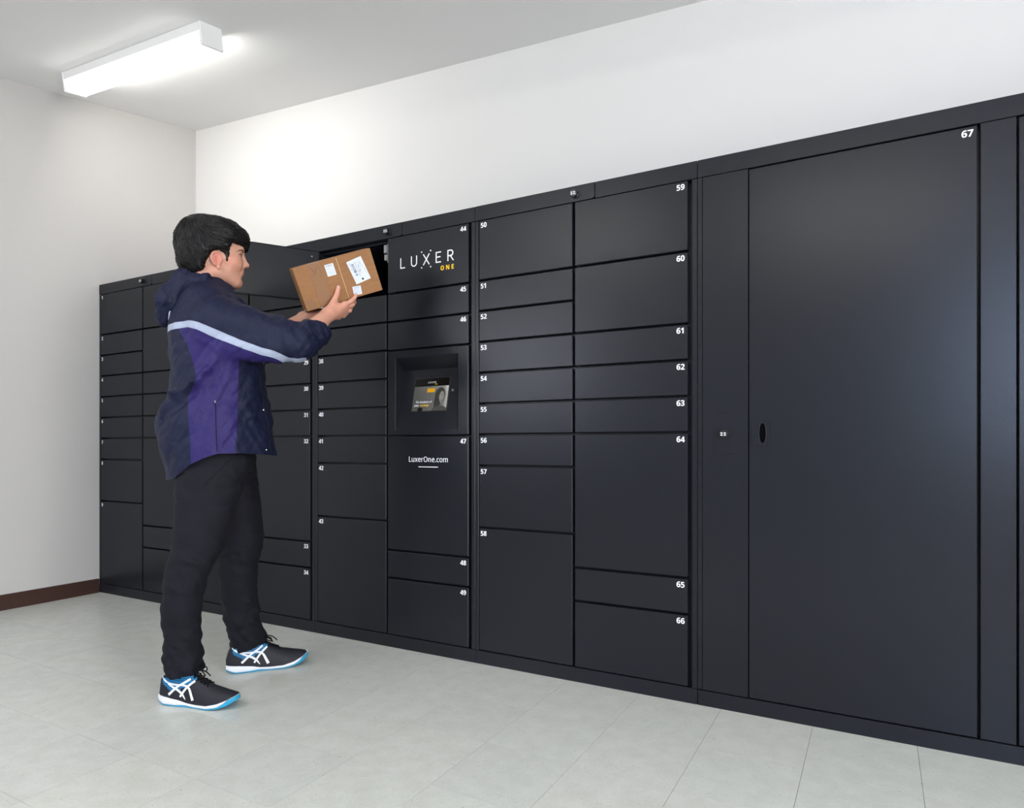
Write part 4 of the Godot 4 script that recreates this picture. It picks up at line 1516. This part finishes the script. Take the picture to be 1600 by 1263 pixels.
func hair(o: Node3D) -> void:
	var f := Field.new(Vector3(-0.21, -0.06, -0.13), Vector3(0.15, 0.22, 0.13), 0.004)
	f.ball(Vector3(-0.030, 0.085, 0), Vector3(0.108, 0.102, 0.091), 0.0)
	f.ball(Vector3(-0.066, 0.072, 0), Vector3(0.079, 0.098, 0.086), 0.03)
	f.ball(Vector3(0.030, 0.118, 0), Vector3(0.075, 0.062, 0.080), 0.03)
	f.cone(Vector3(-0.075, 0.01, 0), Vector3(-0.062, -0.012, 0), 0.064, 0.052, 0.03)
	f.ball(Vector3(0.088, 0.112, -0.012), Vector3(0.034, 0.034, 0.055), 0.025)
	f.cone(Vector3(0.088, 0.110, 0.045), Vector3(0.098, 0.082, 0.020), 0.020, 0.013, 0.02)
	f.cone(Vector3(0.092, 0.110, -0.02), Vector3(0.103, 0.078, -0.01), 0.022, 0.012, 0.02)
	f.cone(Vector3(0.09, 0.105, -0.05), Vector3(0.09, 0.075, -0.05), 0.02, 0.012, 0.02)
	for s in [-1.0, 1.0]:
		f.cone(Vector3(0.029, 0.06, 0.066 * s), Vector3(0.034, 0.010, 0.0610 * s), 0.0125, 0.0095, 0.012)
		f.cone(Vector3(0.046, 0.105, 0.058 * s), Vector3(0.040, 0.075, 0.064 * s), 0.018, 0.014, 0.02)
		f.cone(Vector3(0.098, 0.090, 0.026 * s), Vector3(0.058, 0.097, 0.056 * s), 0.0165, 0.0165, 0.015)
		f.cone(Vector3(0.085, 0.112, 0.042 * s), Vector3(0.045, 0.112, 0.060 * s), 0.022, 0.020, 0.02)
		f.cone(Vector3(-0.03, 0.055, 0.074 * s), Vector3(0.02, 0.065, 0.070 * s), 0.017, 0.015, 0.02)
		f.cone(Vector3(-0.055, 0.03, 0.068 * s), Vector3(-0.058, -0.025, 0.056 * s), 0.019, 0.013, 0.02)
	# the hairline as seen from the side: everything ahead of and below it is face, ear or neck
	var line := PackedVector2Array()
	for q in [[0.20, 0.062], [0.112, 0.060], [0.100, 0.062], [0.090, 0.070], [0.074, 0.077], [0.058, 0.078], [0.048, 0.070], [0.043, 0.052], [0.043, 0.024], [0.041, 0.004], [0.030, 0.000], [0.024, 0.016], [0.018, 0.031], [0.004, 0.040], [-0.020, 0.034], [-0.034, 0.010], [-0.040, -0.018], [-0.040, -0.042], [-0.052, -0.052], [-0.075, -0.056], [-0.12, -0.04], [-0.14, -0.1], [0.20, -0.1]]:
		line.append(Vector2(q[0], q[1]))
	var n := line.size()
	for y in f.ny:
		for x in f.nx:
			var p := Vector2(f.o.x + x * f.c, f.o.y + y * f.c)
			var dd := 1.0
			for i in n: dd = minf(dd, seg_dist(p, line[i], line[(i + 1) % n]))
			if dd > 0.03 and not Geometry2D.is_point_in_polygon(p, line): continue
			if Geometry2D.is_point_in_polygon(p, line): dd = -dd
			for z in f.nz: f.put((z * f.ny + y) * f.nx + x, dd, 0.006, true)
	var nz := FastNoiseLite.new()
	nz.seed = 5
	nz.frequency = 1.0
	var m := f.net()
	relax(m, 1)
	var crown := Vector2(-0.095, 0.175)
	var strands := func(p: Vector3, _n: Vector3) -> float:
		var q := Vector2(p.x, p.y) - crown
		var a := q.angle()
		var d := q.length()
		return nz.get_noise_3d(a * 16.0 + p.z * 30.0, d * 9.0, p.z * 110.0) * 0.0040 + nz.get_noise_3d(a * 5.0, d * 16.0, p.z * 26.0) * 0.0055
	displace(m, strands)
	var tf := Transform3D(Basis(Vector3.UP, HEAD_TURN), HEAD)
	for i in m.v.size():
		m.v[i] = tf * m.v[i]
		m.n[i] = tf.basis * m.n[i]
	var me := as_mesh(m)
	# loose locks lying over the mass and along the hairline
	var st := new_st()
	var r := RandomNumberGenerator.new()
	r.seed = 3
	for i in 3000:
		var a := r.randf_range(-3.6, 0.3)
		var d0 := r.randf_range(0.0, 0.2)
		var len := r.randf_range(0.03, 0.06)
		var far := r.randf() < 0.25
		var bend := r.randf_range(0.05, 0.3)
		var lift := r.randf_range(0.0002, 0.0022)
		var pts := PackedVector3Array()
		for j in 6:
			var d := d0 + len * j / 5.0
			var aj := a + bend * (j / 5.0)
			var q := crown + Vector2(cos(aj), sin(aj)) * d
			if Geometry2D.is_point_in_polygon(q, line): break
			var z := f.front(q.x, q.y)
			if z <= 0.008: break
			pts.append(tf * Vector3(q.x, q.y, (z + lift) * (-1.0 if far else 1.0)))
		if pts.size() >= 4:
			var rd := PackedFloat32Array()
			for j in pts.size(): rd.append(0.0003 + 0.0013 * sin(PI * (j + 0.3) / (pts.size() - 0.4)))
			tube(st, pts, rd, 5)
	var hm := mi("hair", me, M.hair, o)
	mi("hair_locks", st.commit(), M.hair, hm)

func sleeve_t(p: Vector3, a: Vector3, b: Vector3) -> float:
	return (p - a).dot(b - a) / (b - a).length_squared()

func jacket(o: Node3D) -> void:
	var f := Field.new(Vector3(-0.32, 0.73, -0.36), Vector3(0.40, 1.60, 0.36), 0.0075)
	f.stack([
		[0.76, -0.033, 0, 0.190, 0.205], [0.80, -0.031, 0, 0.189, 0.21], [0.85, -0.030, 0, 0.195, 0.212], [0.91, -0.039, 0, 0.203, 0.213], [0.97, -0.045, 0, 0.206, 0.212], [1.02, -0.052, 0, 0.202, 0.21],
		[1.06, -0.047, 0, 0.193, 0.208], [1.10, -0.035, 0, 0.177, 0.205], [1.15, -0.036, 0, 0.170, 0.203], [1.22, -0.041, 0, 0.169, 0.203], [1.30, -0.050, 0, 0.166, 0.203],
		[1.38, -0.062, 0, 0.153, 0.198], [1.44, -0.070, 0, 0.135, 0.180], [1.49, -0.078, 0, 0.112, 0.140], [1.53, -0.085, 0, 0.090, 0.100], [1.56, -0.088, 0, 0.075, 0.082]], 0.0)
	f.cone(Vector3(-0.07, 1.435, -0.12), Vector3(-0.07, 1.435, 0.12), 0.062, 0.062, 0.04)
	for s in [[SH_R, EL_R, CU_R, WR_R, 1.0], [SH_L, EL_L, CU_L, WR_L, -1.0]]:
		f.cone(s[0], s[1], 0.099, 0.070, 0.014)
		if s[4] > 0.0: f.cone(Vector3(0.02, 1.287, 0.195), Vector3(0.16, 1.277, 0.222), 0.058, 0.054, 0.03)
		var tip: Vector3 = s[2] + (s[3] - s[2]).normalized() * 0.03
		f.cone(s[1], s[2], 0.069, 0.057, 0.012)
		f.cone(s[2], tip, 0.057, 0.055, 0.0)
	var m := f.net()
	relax(m, 2)
	var n1 := FastNoiseLite.new()
	n1.seed = 41
	n1.frequency = 1.0
	n1.fractal_octaves = 2
	var folds := [[Vector2(-0.036, 1.251), Vector2(-0.073, 1.187), 0.012, -0.014], [Vector2(-0.073, 1.187), Vector2(-0.11, 1.145), 0.013, -0.020], [Vector2(-0.11, 1.145), Vector2(-0.173, 1.098), 0.014, -0.024], [Vector2(-0.173, 1.098), Vector2(-0.24, 1.040), 0.016, -0.022],
		[Vector2(-0.12, 1.118), Vector2(-0.235, 1.022), 0.026, 0.016], [Vector2(-0.02, 1.20), Vector2(-0.06, 1.12), 0.012, 0.006], [Vector2(0.0, 1.14), Vector2(-0.03, 1.08), 0.01, 0.005], [Vector2(0.055, 1.02), Vector2(0.09, 1.035), 0.008, -0.006], [Vector2(0.07, 0.985), Vector2(0.15, 0.995), 0.012, 0.005], [Vector2(-0.07, 1.02), Vector2(-0.10, 0.93), 0.012, 0.005], [Vector2(0.01, 1.0), Vector2(-0.03, 0.93), 0.01, -0.004], [Vector2(-0.10, 1.30), Vector2(-0.03, 1.265), 0.012, -0.007]]
	var dispf := func(p: Vector3, n: Vector3) -> float:
		var w := n1.get_noise_3d(p.x * 6.0, p.y * 5.0, p.z * 5.0) * 0.007
		# sharp pulled creases, running up towards the front
		var cu := (p.x * 0.62 + p.y * 0.78)
		var cv := (p.x * 0.78 - p.y * 0.62)
		w += 0.0120 * (0.22 - absf(n1.get_noise_3d(cu * 2.6, cv * 10.0, p.z * 5.0)))
		w += 0.0040 * (0.22 - absf(n1.get_noise_3d(cu * 4.5 + 7.0, cv * 21.0, p.z * 8.0)))
		if p.z > 0.08 and p.y < 1.33:
			var q := Vector2(p.x, p.y)
			for fo in folds:
				var dd := seg_dist(q, fo[0], fo[1])
				if dd < fo[2] * 2.5: w += fo[3] * exp(-dd * dd / (fo[2] * fo[2]))
		for s in [[SH_R, EL_R, CU_R], [SH_L, EL_L, CU_L]]:
			if p.z * s[0].z < 0.0: continue
			var t1 := sleeve_t(p, s[0], s[1])
			var t2 := sleeve_t(p, s[1], s[2])
			var out := smoothstep(0.35, 0.8, t1)
			if out > 0.0:
				var around: Vector3 = p - s[1]
				w += out * 0.0050 * n1.get_noise_3d(t1 * 5.5 + around.y * 9.0, around.z * 6.0 + t2 * 2.0, 3.0)
			if t2 > 0.15 and p.x > s[1].x - 0.02:
				w += 0.006 * n1.get_noise_3d(t2 * 5.0, around_angle(p, s[1], s[2]) * 1.4, 9.0)
		return w
	displace(m, dispf)
	# open hem and cuffs
	var hem := [[-0.26, 0.785], [-0.193, 0.797], [-0.16, 0.822], [-0.128, 0.852], [-0.091, 0.872], [-0.04, 0.890], [0.035, 0.891], [0.108, 0.886], [0.2, 0.876]]
	m = cut(m, func(p: Vector3) -> float: return p.y - lut(hem, p.x + 0.1 * (0.19 - absf(p.z)) * 0.0))[1]
	for s in [[CU_R, WR_R, 0.1], [CU_L, WR_L, -0.08]]:
		var cn: Vector3 = (s[1] - s[0]).normalized()
		var c0: Vector3 = s[0]
		var sg: float = signf(s[2])
		m = cut(m, func(p: Vector3) -> float:
			if p.z * sg < 0.06 or p.x < 0.1: return 1.0
			return 0.012 - (p - c0).dot(cn))[1]
	# panels
	var ytop := [[-0.3, 1.363], [-0.138, 1.366], [-0.103, 1.355], [-0.058, 1.336], [-0.012, 1.316], [0.044, 1.292], [0.106, 1.270], [0.15, 1.259], [0.199, 1.241], [0.229, 1.237], [0.262, 1.243], [0.275, 1.235], [0.4, 1.2]]
	var ybot := [[-0.3, 1.340], [-0.138, 1.341], [-0.103, 1.328], [-0.058, 1.306], [-0.012, 1.287], [0.044, 1.265], [0.106, 1.244], [0.15, 1.234], [0.179, 1.225], [0.229, 1.221], [0.254, 1.230], [0.275, 1.235], [0.4, 1.2]]
	var pl := [[0.8, -0.126], [0.85, -0.127], [0.933, -0.129], [1.034, -0.136], [1.09, -0.138], [1.12, -0.125], [1.152, -0.11], [1.198, -0.115], [1.248, -0.129], [1.288, -0.143], [1.312, -0.156], [1.36, -0.18]]
	var pr := [[0.8, 0.018], [0.89, 0.02], [1.011, 0.026], [1.166, 0.03], [1.25, 0.033], [1.4, 0.035]]
	var up := cut(m, func(p: Vector3) -> float:
		if p.z < 0.0 and p.x > -0.06: return 1.0
		return p.y - lut(ytop, p.x))
	var st := cut(up[0], func(p: Vector3) -> float: return p.y - lut(ybot, p.x))
	var lo := cut(st[0], func(p: Vector3) -> float:
		var r := absf(p.z)
		var side := (r - 0.055) * 3.0
		var a := p.x - lut(pl, p.y)
		var b := lut(pr, p.y) + maxf(0.0, r - 0.212) * 9.0 - p.x
		return minf(minf(a, b), minf(side, 0.19 - p.x)))
	var j := mi("jacket", as_mesh(join([up[1], lo[0]])), M.navy, o)
	tag(mi("side_panel", as_mesh(lo[1]), M.purple, j), "purple panel under the sleeve")
	tag(mi("reflective_stripe", as_mesh(swell(st[1], 0.0012)), M.reflective, j), "silvery reflective stripe")
	# zips on the side panel
	var z := new_st()
	var pts := PackedVector3Array()
	var rad := PackedFloat32Array()
	for i in 12:
		var t := i / 11.0
		var q := Vector2(-0.047, 1.072).lerp(Vector2(-0.041, 0.897), t)
		pts.append(Vector3(q.x, q.y, f.front(q.x, q.y) + 0.004))
		rad.append(0.0013)
	tube(z, pts, rad, 6)
	mi("zip", z.commit(), M.black_cloth, j)
	z = new_st()
	var zr := f.front(-0.048, 1.077)
	tube(z, PackedVector3Array([Vector3(-0.048, 1.080, zr + 0.006), Vector3(-0.047, 1.072, zr + 0.007)]), PackedFloat32Array([0.0028, 0.0022]), 8)
	mi("zip_pull", z.commit(), M.zinc, j)
	# front edge: a dark placket with snaps
	z = new_st()
	pts = PackedVector3Array()
	rad = PackedFloat32Array()
	for i in 16:
		var y := lerpf(1.205, 0.885, i / 15.0)
		var x := lut([[0.885, 0.146], [0.98, 0.140], [1.06, 0.122], [1.12, 0.114], [1.25, 0.098]], y)
		pts.append(Vector3(x, y, f.front(x, y, 0.17) + 0.003))
		rad.append(0.0032)
	tube(z, pts, rad, 8)
	mi("front_placket", z.commit(), M.black_cloth, j)
	z = new_st()
	for y in [1.055, 0.903]:
		var x := lut([[0.885, 0.128], [1.06, 0.117]], y)
		var zz := f.front(x, y)
		tube(z, PackedVector3Array([Vector3(x, y, zz + 0.001), Vector3(x + 0.001, y, zz + 0.008)]), PackedFloat32Array([0.0028, 0.0022]), 10)
	mi("snap", z.commit(), M.zinc, j)
	# piping at the back of the yoke
	z = new_st()
	pts = PackedVector3Array()
	rad = PackedFloat32Array()
	for q in [[-0.186, 1.462], [-0.193, 1.445], [-0.199, 1.425], [-0.203, 1.405], [-0.206, 1.384]]:
		pts.append(Vector3(q[0], q[1], maxf(f.front(q[0], q[1]), 0.05) + 0.002))
		rad.append(0.0026)
	tube(z, pts, rad, 6)
	mi("piping", z.commit(), M.reflective, j)
	collar(j)
	hood(j)

func around_angle(p: Vector3, a: Vector3, b: Vector3) -> float:
	var d := (b - a).normalized()
	var q := (p - a) - d * (p - a).dot(d)
	var u := d.cross(Vector3.UP).normalized()
	return atan2(q.dot(u.cross(d)), q.dot(u))

func collar(j: Node3D) -> void:
	# a stand-up collar, open at the front: rings from the shoulder line to the rim, folded over outside
	var cols := 56
	var nz := FastNoiseLite.new()
	nz.seed = 9
	nz.frequency = 1.0
	var prof := [[0.0, 0.014, -0.055], [0.35, 0.004, -0.02], [0.8, 0.004, 0.0], [1.0, 0.001, 0.006], [1.04, -0.006, 0.004], [0.9, -0.010, -0.004], [0.4, -0.012, -0.03]]
	var m := {"v": PackedVector3Array(), "i": PackedInt32Array()}
	for c in cols + 1:
		var a := lerpf(0.16, TAU - 0.16, c / float(cols))      # 0 = front
		var ca := cos(a)
		var sa := sin(a)
		# rim height falls from the nape to the throat
		var rim := lerpf(1.578, 1.478, pow((ca + 1.0) * 0.5, 0.9))
		var base := lerpf(1.535, 1.42, (ca + 1.0) * 0.5)
		for q in prof:
			var y: float = lerpf(base, rim, q[0])
			var k: float = q[1] + 0.006 * nz.get_noise_2d(a * 2.0, y * 16.0)
			var cx := -0.052 + (1.55 - y) * 0.28
			var ex := 0.098 + k
			var ez := 0.080 + k
			m.v.append(Vector3(cx + ex * ca * (1.0 if ca < 0 else 0.92), y + 0.004 * nz.get_noise_2d(a * 3.0, 4.0), ez * sa))
	var pn := prof.size()
	for c in cols:
		for q in pn - 1:
			var i0 := c * pn + q
			m.i.append_array(PackedInt32Array([i0, i0 + pn, i0 + 1, i0 + 1, i0 + pn, i0 + pn + 1]))
	normals_of(m)
	mi("collar", as_mesh(m), M.navy, j)

func hood(j: Node3D) -> void:
	var f := Field.new(Vector3(-0.33, 1.32, -0.2), Vector3(0.02, 1.62, 0.2), 0.007)
	for s in [-1.0, 1.0]:
		f.cone(Vector3(-0.085, 1.535, 0.085 * s), Vector3(-0.150, 1.535, 0.06 * s), 0.026, 0.030, 0.02)
		f.cone(Vector3(-0.150, 1.535, 0.06 * s), Vector3(-0.205, 1.465, 0.055 * s), 0.034, 0.036, 0.03)
		f.cone(Vector3(-0.205, 1.465, 0.055 * s), Vector3(-0.218, 1.405, 0.02 * s), 0.036, 0.026, 0.03)
	f.cone(Vector3(-0.15, 1.555, -0.06), Vector3(-0.15, 1.555, 0.06), 0.026, 0.026, 0.02)
	f.cone(Vector3(-0.21, 1.45, -0.05), Vector3(-0.21, 1.45, 0.05), 0.040, 0.040, 0.03)
	f.cone(Vector3(-0.222, 1.42, 0), Vector3(-0.226, 1.385, 0), 0.028, 0.016, 0.03)
	f.cone(Vector3(-0.11, 1.60, -0.05), Vector3(-0.11, 1.60, 0.05), 0.05, 0.05, 0.01, true)
	f.cone(Vector3(-0.06, 1.58, 0), Vector3(-0.06, 1.45, 0), 0.07, 0.07, 0.01, true)
	var m := f.net()
	relax(m, 1)
	var nz := FastNoiseLite.new()
	nz.seed = 12
	nz.frequency = 1.0
	displace(m, func(p: Vector3, _n: Vector3) -> float: return 0.016 * (0.2 - absf(nz.get_noise_3d((p.x * 0.6 + p.y * 0.8) * 6.0, (p.x * 0.8 - p.y * 0.6) * 20.0, p.z * 12.0))) + 0.006 * nz.get_noise_3d(p.x * 12.0, p.y * 12.0, p.z * 12.0))
	mi("hood", as_mesh(m), M.navy, j)

func trousers(o: Node3D) -> void:
	var f := Field.new(Vector3(-0.27, 0.04, -0.27), Vector3(0.2, 0.99, 0.28), 0.0085)
	f.stack(LEG_R, 0.0)
	f.stack(LEG_L, 0.012)
	f.stack([[0.82, -0.04, 0, 0.130, 0.160], [0.88, -0.042, 0, 0.136, 0.172], [0.97, -0.045, 0, 0.130, 0.165]], 0.04)
	var m := f.net()
	relax(m, 2)
	var n1 := FastNoiseLite.new()
	n1.seed = 77
	n1.frequency = 1.0
	n1.fractal_octaves = 2
	displace(m, func(p: Vector3, n: Vector3) -> float:
		var low := 1.0 - smoothstep(0.12, 0.3, p.y)
		var knee := exp(-pow((p.y - 0.47) / 0.08, 2.0))
		var hip := smoothstep(0.7, 0.85, p.y)
		var w := n1.get_noise_3d(p.x * 5.0, p.y * 9.0 + p.x * 3.0, p.z * 5.0) * 0.006
		var shin := 1.0 - smoothstep(0.2, 0.34, p.y)
		w += (0.2 - absf(n1.get_noise_3d(p.x * 6.0 + 9.0, p.y * 11.0 + p.x * 6.0 + p.z * 3.0, p.z * 5.0))) * (0.003 + 0.016 * shin + 0.012 * knee + 0.006 * hip)
		w += n1.get_noise_3d(p.x * 7.0 + 4.0, p.y * 26.0 + p.x * 9.0 * signf(p.z), p.z * 7.0) * (0.0015 + 0.004 * low + 0.0025 * knee + 0.002 * hip)
		return w)
	# open at the ankles: the hems rest on the shoes, higher in front
	m = cut(m, func(p: Vector3) -> float:
		return p.y - (0.106 + (p.x + 0.15) * 0.12 if p.z > 0.0 else 0.072 + (p.x - 0.0) * 0.27))[1]
	var t := mi("trousers", as_mesh(m), M.trouser, o)
	# pocket seam on the near thigh
	var st := new_st()
	var pts := PackedVector3Array()
	var rad := PackedFloat32Array()
	for i in 8:
		var q := Vector2(0.02, 0.885).lerp(Vector2(-0.085, 0.78), i / 7.0)
		pts.append(Vector3(q.x, q.y, f.front(q.x, q.y) + 0.0015))
		rad.append(0.0012)
	tube(st, pts, rad, 5)
	mi("pocket_seam", st.commit(), M.trouser, t)

# ---------------------------------------------------------------- running shoes
const SOLE_W := [[0.0, 0.016], [0.012, 0.026], [0.035, 0.033], [0.075, 0.035], [0.12, 0.034], [0.16, 0.039], [0.2, 0.045], [0.23, 0.045], [0.26, 0.038], [0.28, 0.027], [0.292, 0.014], [0.296, 0.004]]
const SOLE_B := [[0.0, 0.012], [0.03, 0.001], [0.08, 0.0], [0.2, 0.0], [0.24, 0.005], [0.27, 0.014], [0.296, 0.030]]
const SOLE_O := [[0.0, 0.016], [0.03, 0.0055], [0.08, 0.005], [0.11, 0.007], [0.15, 0.004], [0.2, 0.0045], [0.24, 0.011], [0.262, 0.023], [0.275, 0.036], [0.296, 0.046]]
const SOLE_T := [[0.0, 0.031], [0.05, 0.027], [0.09, 0.022], [0.12, 0.014], [0.16, 0.012], [0.2, 0.0135], [0.24, 0.022], [0.27, 0.034], [0.296, 0.047]]
const UPPER_T := [[0.0, 0.050], [0.008, 0.078], [0.02, 0.098], [0.045, 0.094], [0.09, 0.098], [0.118, 0.108], [0.135, 0.104], [0.16, 0.088], [0.2, 0.070], [0.24, 0.060], [0.27, 0.053], [0.288, 0.047], [0.296, 0.040]]

func up_side(x: float, y: float) -> float:      # half width of the upper at (x, y)
	var w := lut(SOLE_W, x) * (0.97 if x > 0.05 else 0.9)
	var b := lut(SOLE_O, x)
	var t := lut(UPPER_T, x)
	t += 0.075 * (1.0 - smoothstep(0.085, 0.135, x)) * smoothstep(0.0, 0.02, x)
	var s := clampf((y - b) / (t - b), 0.0, 1.0)
	return w * pow(maxf(0.0, 1.0 - pow(s, 2.1)), 0.52)

func shell(rows: Array) -> Dictionary:          # rows: rings of points
	var m := {"v": PackedVector3Array(), "i": PackedInt32Array()}
	var n: int = rows[0].size()
	for r in rows:
		for p in r: m.v.append(p)
	for i in rows.size() - 1:
		for k in n - 1:
			var a := i * n + k
			m.i.append_array(PackedInt32Array([a, a + 1, a + n, a + 1, a + n + 1, a + n]))
	normals_of(m)
	return m

func shoe(o: Node3D, at: Vector3, turn: float, lateral: float, _side: String) -> void:
	# local: x heel to toe, y up, z to the wearer's right; the side towards the camera is +z on both shoes
	var s := Node3D.new()
	s.name = "shoe" if not o.has_node("shoe") else "shoe_001"
	s.set_meta("label", "black running shoe with white stripes and blue mesh")
	o.add_child(s, true)
	s.position = at
	s.rotation.y = turn
	s.scale = Vector3.ONE * (1.04 if lateral > 0.0 else 1.08)
	if not M.has("sh_black"):
		M.sh_black = mat(c8(32, 33, 40), 0.6, 0.4)
		M.sh_blue = mat(c8(36, 150, 214), 0.5, 0.4)
		M.sh_cyan = mat(c8(44, 150, 190), 0.5, 0.4)
		M.sh_white = mat(c8(226, 228, 232), 0.5, 0.4)
		M.sh_lace = mat(c8(16, 16, 20), 0.8, 0.3)
	var xs := []
	for i in 40: xs.append(0.296 * (0.5 - 0.5 * cos(PI * i / 39.0)))
	# upper
	var rows := []
	for x in xs:
		var ring := []
		var b := lut(SOLE_O, x)
		var t := lut(UPPER_T, x)
		for k in 29:
			var a := PI * k / 28.0
			var sn := minf(1.0, pow(sin(a), 0.85) * 1.012)
			var y := b + (t - b) * sn
			var z := up_side(x, y) * (1.0 if k < 14 else -1.0)
			if absi(k - 14) < 3: z *= absi(k - 14) / 3.0
			ring.append(Vector3(x, y, z))
		rows.append(ring)
	var up := shell(rows)
	mi("upper", as_mesh(up), M.sh_black, s)
	# midsole (white) and outsole (blue): bands round the foot
	for part in [[SOLE_O, SOLE_T, 0.0022, M.sh_white, "midsole"], [SOLE_B, SOLE_O, 0.0010, M.sh_cyan, "outsole"]]:
		rows = []
		for x in xs:
			var w: float = lut(SOLE_W, x) + part[2]
			var y0 := lut(part[0], x)
			var y1 := lut(part[1], x)
			rows.append([Vector3(x, y0, 0), Vector3(x, y0, w - 0.002), Vector3(x, y0 + 0.001, w), Vector3(x, lerpf(y0, y1, 0.5), w + 0.001), Vector3(x, y1 - 0.001, w - 0.0004), Vector3(x, y1, w - 0.003), Vector3(x, y1, 0), Vector3(x, y1, -w + 0.003), Vector3(x, y1 - 0.001, -w + 0.0004), Vector3(x, lerpf(y0, y1, 0.5), -w - 0.001), Vector3(x, y0 + 0.001, -w), Vector3(x, y0, -w + 0.002), Vector3(x, y0, 0)])
		var last := rows.size() - 1
		for e in [last, 0]:
			var cap := []
			var cc := Vector3(rows[e][0].x, (rows[e][0].y + rows[e][5].y) * 0.5, 0)
			for q in rows[e]: cap.append(cc)
			if e == 0: rows.push_front(cap)
			else: rows.append(cap)
		mi(part[4], as_mesh(shell(rows)), part[3], s)
	# side stripes, on both sides
	var curves := [
		[[0.021, 0.096, 0.0025], [0.033, 0.082, 0.004], [0.055, 0.0755, 0.0055], [0.085, 0.073, 0.006], [0.112, 0.072, 0.006], [0.128, 0.063, 0.0075], [0.138, 0.045, 0.009], [0.147, 0.026, 0.0105]],
		[[0.030, 0.088, 0.004], [0.045, 0.077, 0.005], [0.064, 0.067, 0.0065], [0.090, 0.055, 0.008], [0.106, 0.042, 0.007], [0.117, 0.026, 0.0025]],
		[[0.128, 0.092, 0.007], [0.107, 0.079, 0.0072], [0.085, 0.066, 0.0075], [0.053, 0.038, 0.0085]],
		[[0.144, 0.086, 0.007], [0.130, 0.075, 0.0072], [0.117, 0.062, 0.0072], [0.097, 0.034, 0.007]]]
	var st: SurfaceTool
	for sd in [-1.0, 1.0]:
		st = new_st()
		for cv in curves:
			var prev := []
			var steps := 22
			for i in steps + 1:
				var u: float = i / float(steps) * (cv.size() - 1)
				var k := mini(int(u), cv.size() - 2)
				var t: float = u - k
				var g := func(q: int) -> float:
					return cubic_interpolate(cv[k][q], cv[k + 1][q], cv[maxi(k - 1, 0)][q], cv[mini(k + 2, cv.size() - 1)][q], t)
				var p := Vector2(g.call(0), g.call(1))
				var w: float = g.call(2) * 0.5
				var e := 0.01
				var d: Vector2 = Vector2(cv[k + 1][0], cv[k + 1][1]) - Vector2(cv[k][0], cv[k][1])
				d = d.normalized()
				var nn := Vector2(-d.y, d.x) * w
				var row := []
				for q in [p - nn, p, p + nn]: row.append(Vector3(q.x, q.y, (up_side(q.x, q.y) + 0.0013) * sd))
				if i > 0:
					for q in 2: quad(st, prev[q], prev[q + 1], row[q + 1], row[q], Vector3(0, 0.3, sd))
				prev = row
		mi("side_stripes", st.commit(), M.sh_white, s)
	# blue knit: rows of short raised dashes round the ankle
	st = new_st()
	for sd in [-1.0, 1.0]:
		for r in 13:
			for k in 24:
				var x := 0.022 + k * 0.0056 + (r % 2) * 0.0028
				var y := 0.040 + r * 0.0050 + 0.10 * maxf(0.0, x - 0.09)
				if y > lut(UPPER_T, x) - 0.004: continue
				if y < lut([[0.02, 0.075], [0.04, 0.060], [0.06, 0.050], [0.08, 0.056], [0.1, 0.062], [0.125, 0.074], [0.15, 0.09]], x): continue
				if x > 0.145: continue
				var a := Vector2(x, y - 0.0006)
				var b := Vector2(x + 0.0046, y + 0.0010)
				var q := []
				for v in [[a, 0.0014], [b, 0.0014]]:
					for g in [-1.0, 1.0]:
						var pt: Vector2 = v[0] + Vector2(0, g * v[1])
						q.append(Vector3(pt.x, pt.y, (up_side(pt.x, pt.y) + 0.0009) * sd))
				quad(st, q[0], q[1], q[3], q[2], Vector3(0, 0.3, sd))
	var kn := mi("knit_dashes", st.commit(), M.sh_blue, s)
	kn.set_meta("kind", "stuff")
	kn.set_meta("label", "blue woven dashes")
	# laces: crossings up the instep, a bow with two loops and two ends
	st = new_st()
	for k in 6:
		var x := 0.190 - k * 0.0125
		for sg in [-1.0, 1.0]:
			var pts := PackedVector3Array()
			for i in 7:
				var t := i / 6.0
				var z: float = lerpf(-0.019, 0.019, t) * sg
				var xx := x - 0.0125 * t
				pts.append(Vector3(xx, lut(UPPER_T, xx) + 0.0012 - 55.0 * z * z * 0.25, z))
			tube(st, pts, PackedFloat32Array([0.002, 0.0023, 0.0025, 0.0026, 0.0025, 0.0023, 0.002]), 6)
	var kx := 0.125
	var ky := lut(UPPER_T, kx) + 0.004
	for cvp in [[Vector3(0, 0, 0), Vector3(0.012, 0.012, 0.018), Vector3(0.030, 0.010, 0.030), Vector3(0.034, -0.004, 0.028), Vector3(0.016, 0.0, 0.012), Vector3(0, 0, 0)], [Vector3(0, 0, 0), Vector3(0.010, 0.010, -0.018), Vector3(0.022, 0.006, -0.034), Vector3(0.026, -0.006, -0.03), Vector3(0.014, 0.0, -0.012), Vector3(0, 0, 0)], [Vector3(0, 0, 0), Vector3(0.018, 0.013, 0.008), Vector3(0.038, 0.010, 0.012), Vector3(0.056, -0.006, 0.016)], [Vector3(0, 0, 0), Vector3(0.012, 0.006, -0.01), Vector3(0.03, -0.006, -0.022), Vector3(0.044, -0.022, -0.028)]]:
		var cu := Curve3D.new()
		for q in cvp.size():
			var tan: Vector3 = (cvp[mini(q + 1, cvp.size() - 1)] - cvp[maxi(q - 1, 0)]) * 0.2
			cu.add_point(Vector3(kx, ky, 0) + cvp[q], -tan, tan)
		var bp := cu.tessellate(3, 6)
		var rd := PackedFloat32Array()
		for q in bp: rd.append(0.0021)
		tube(st, bp, rd, 6)
	mi("laces", st.commit(), M.sh_lace, s)
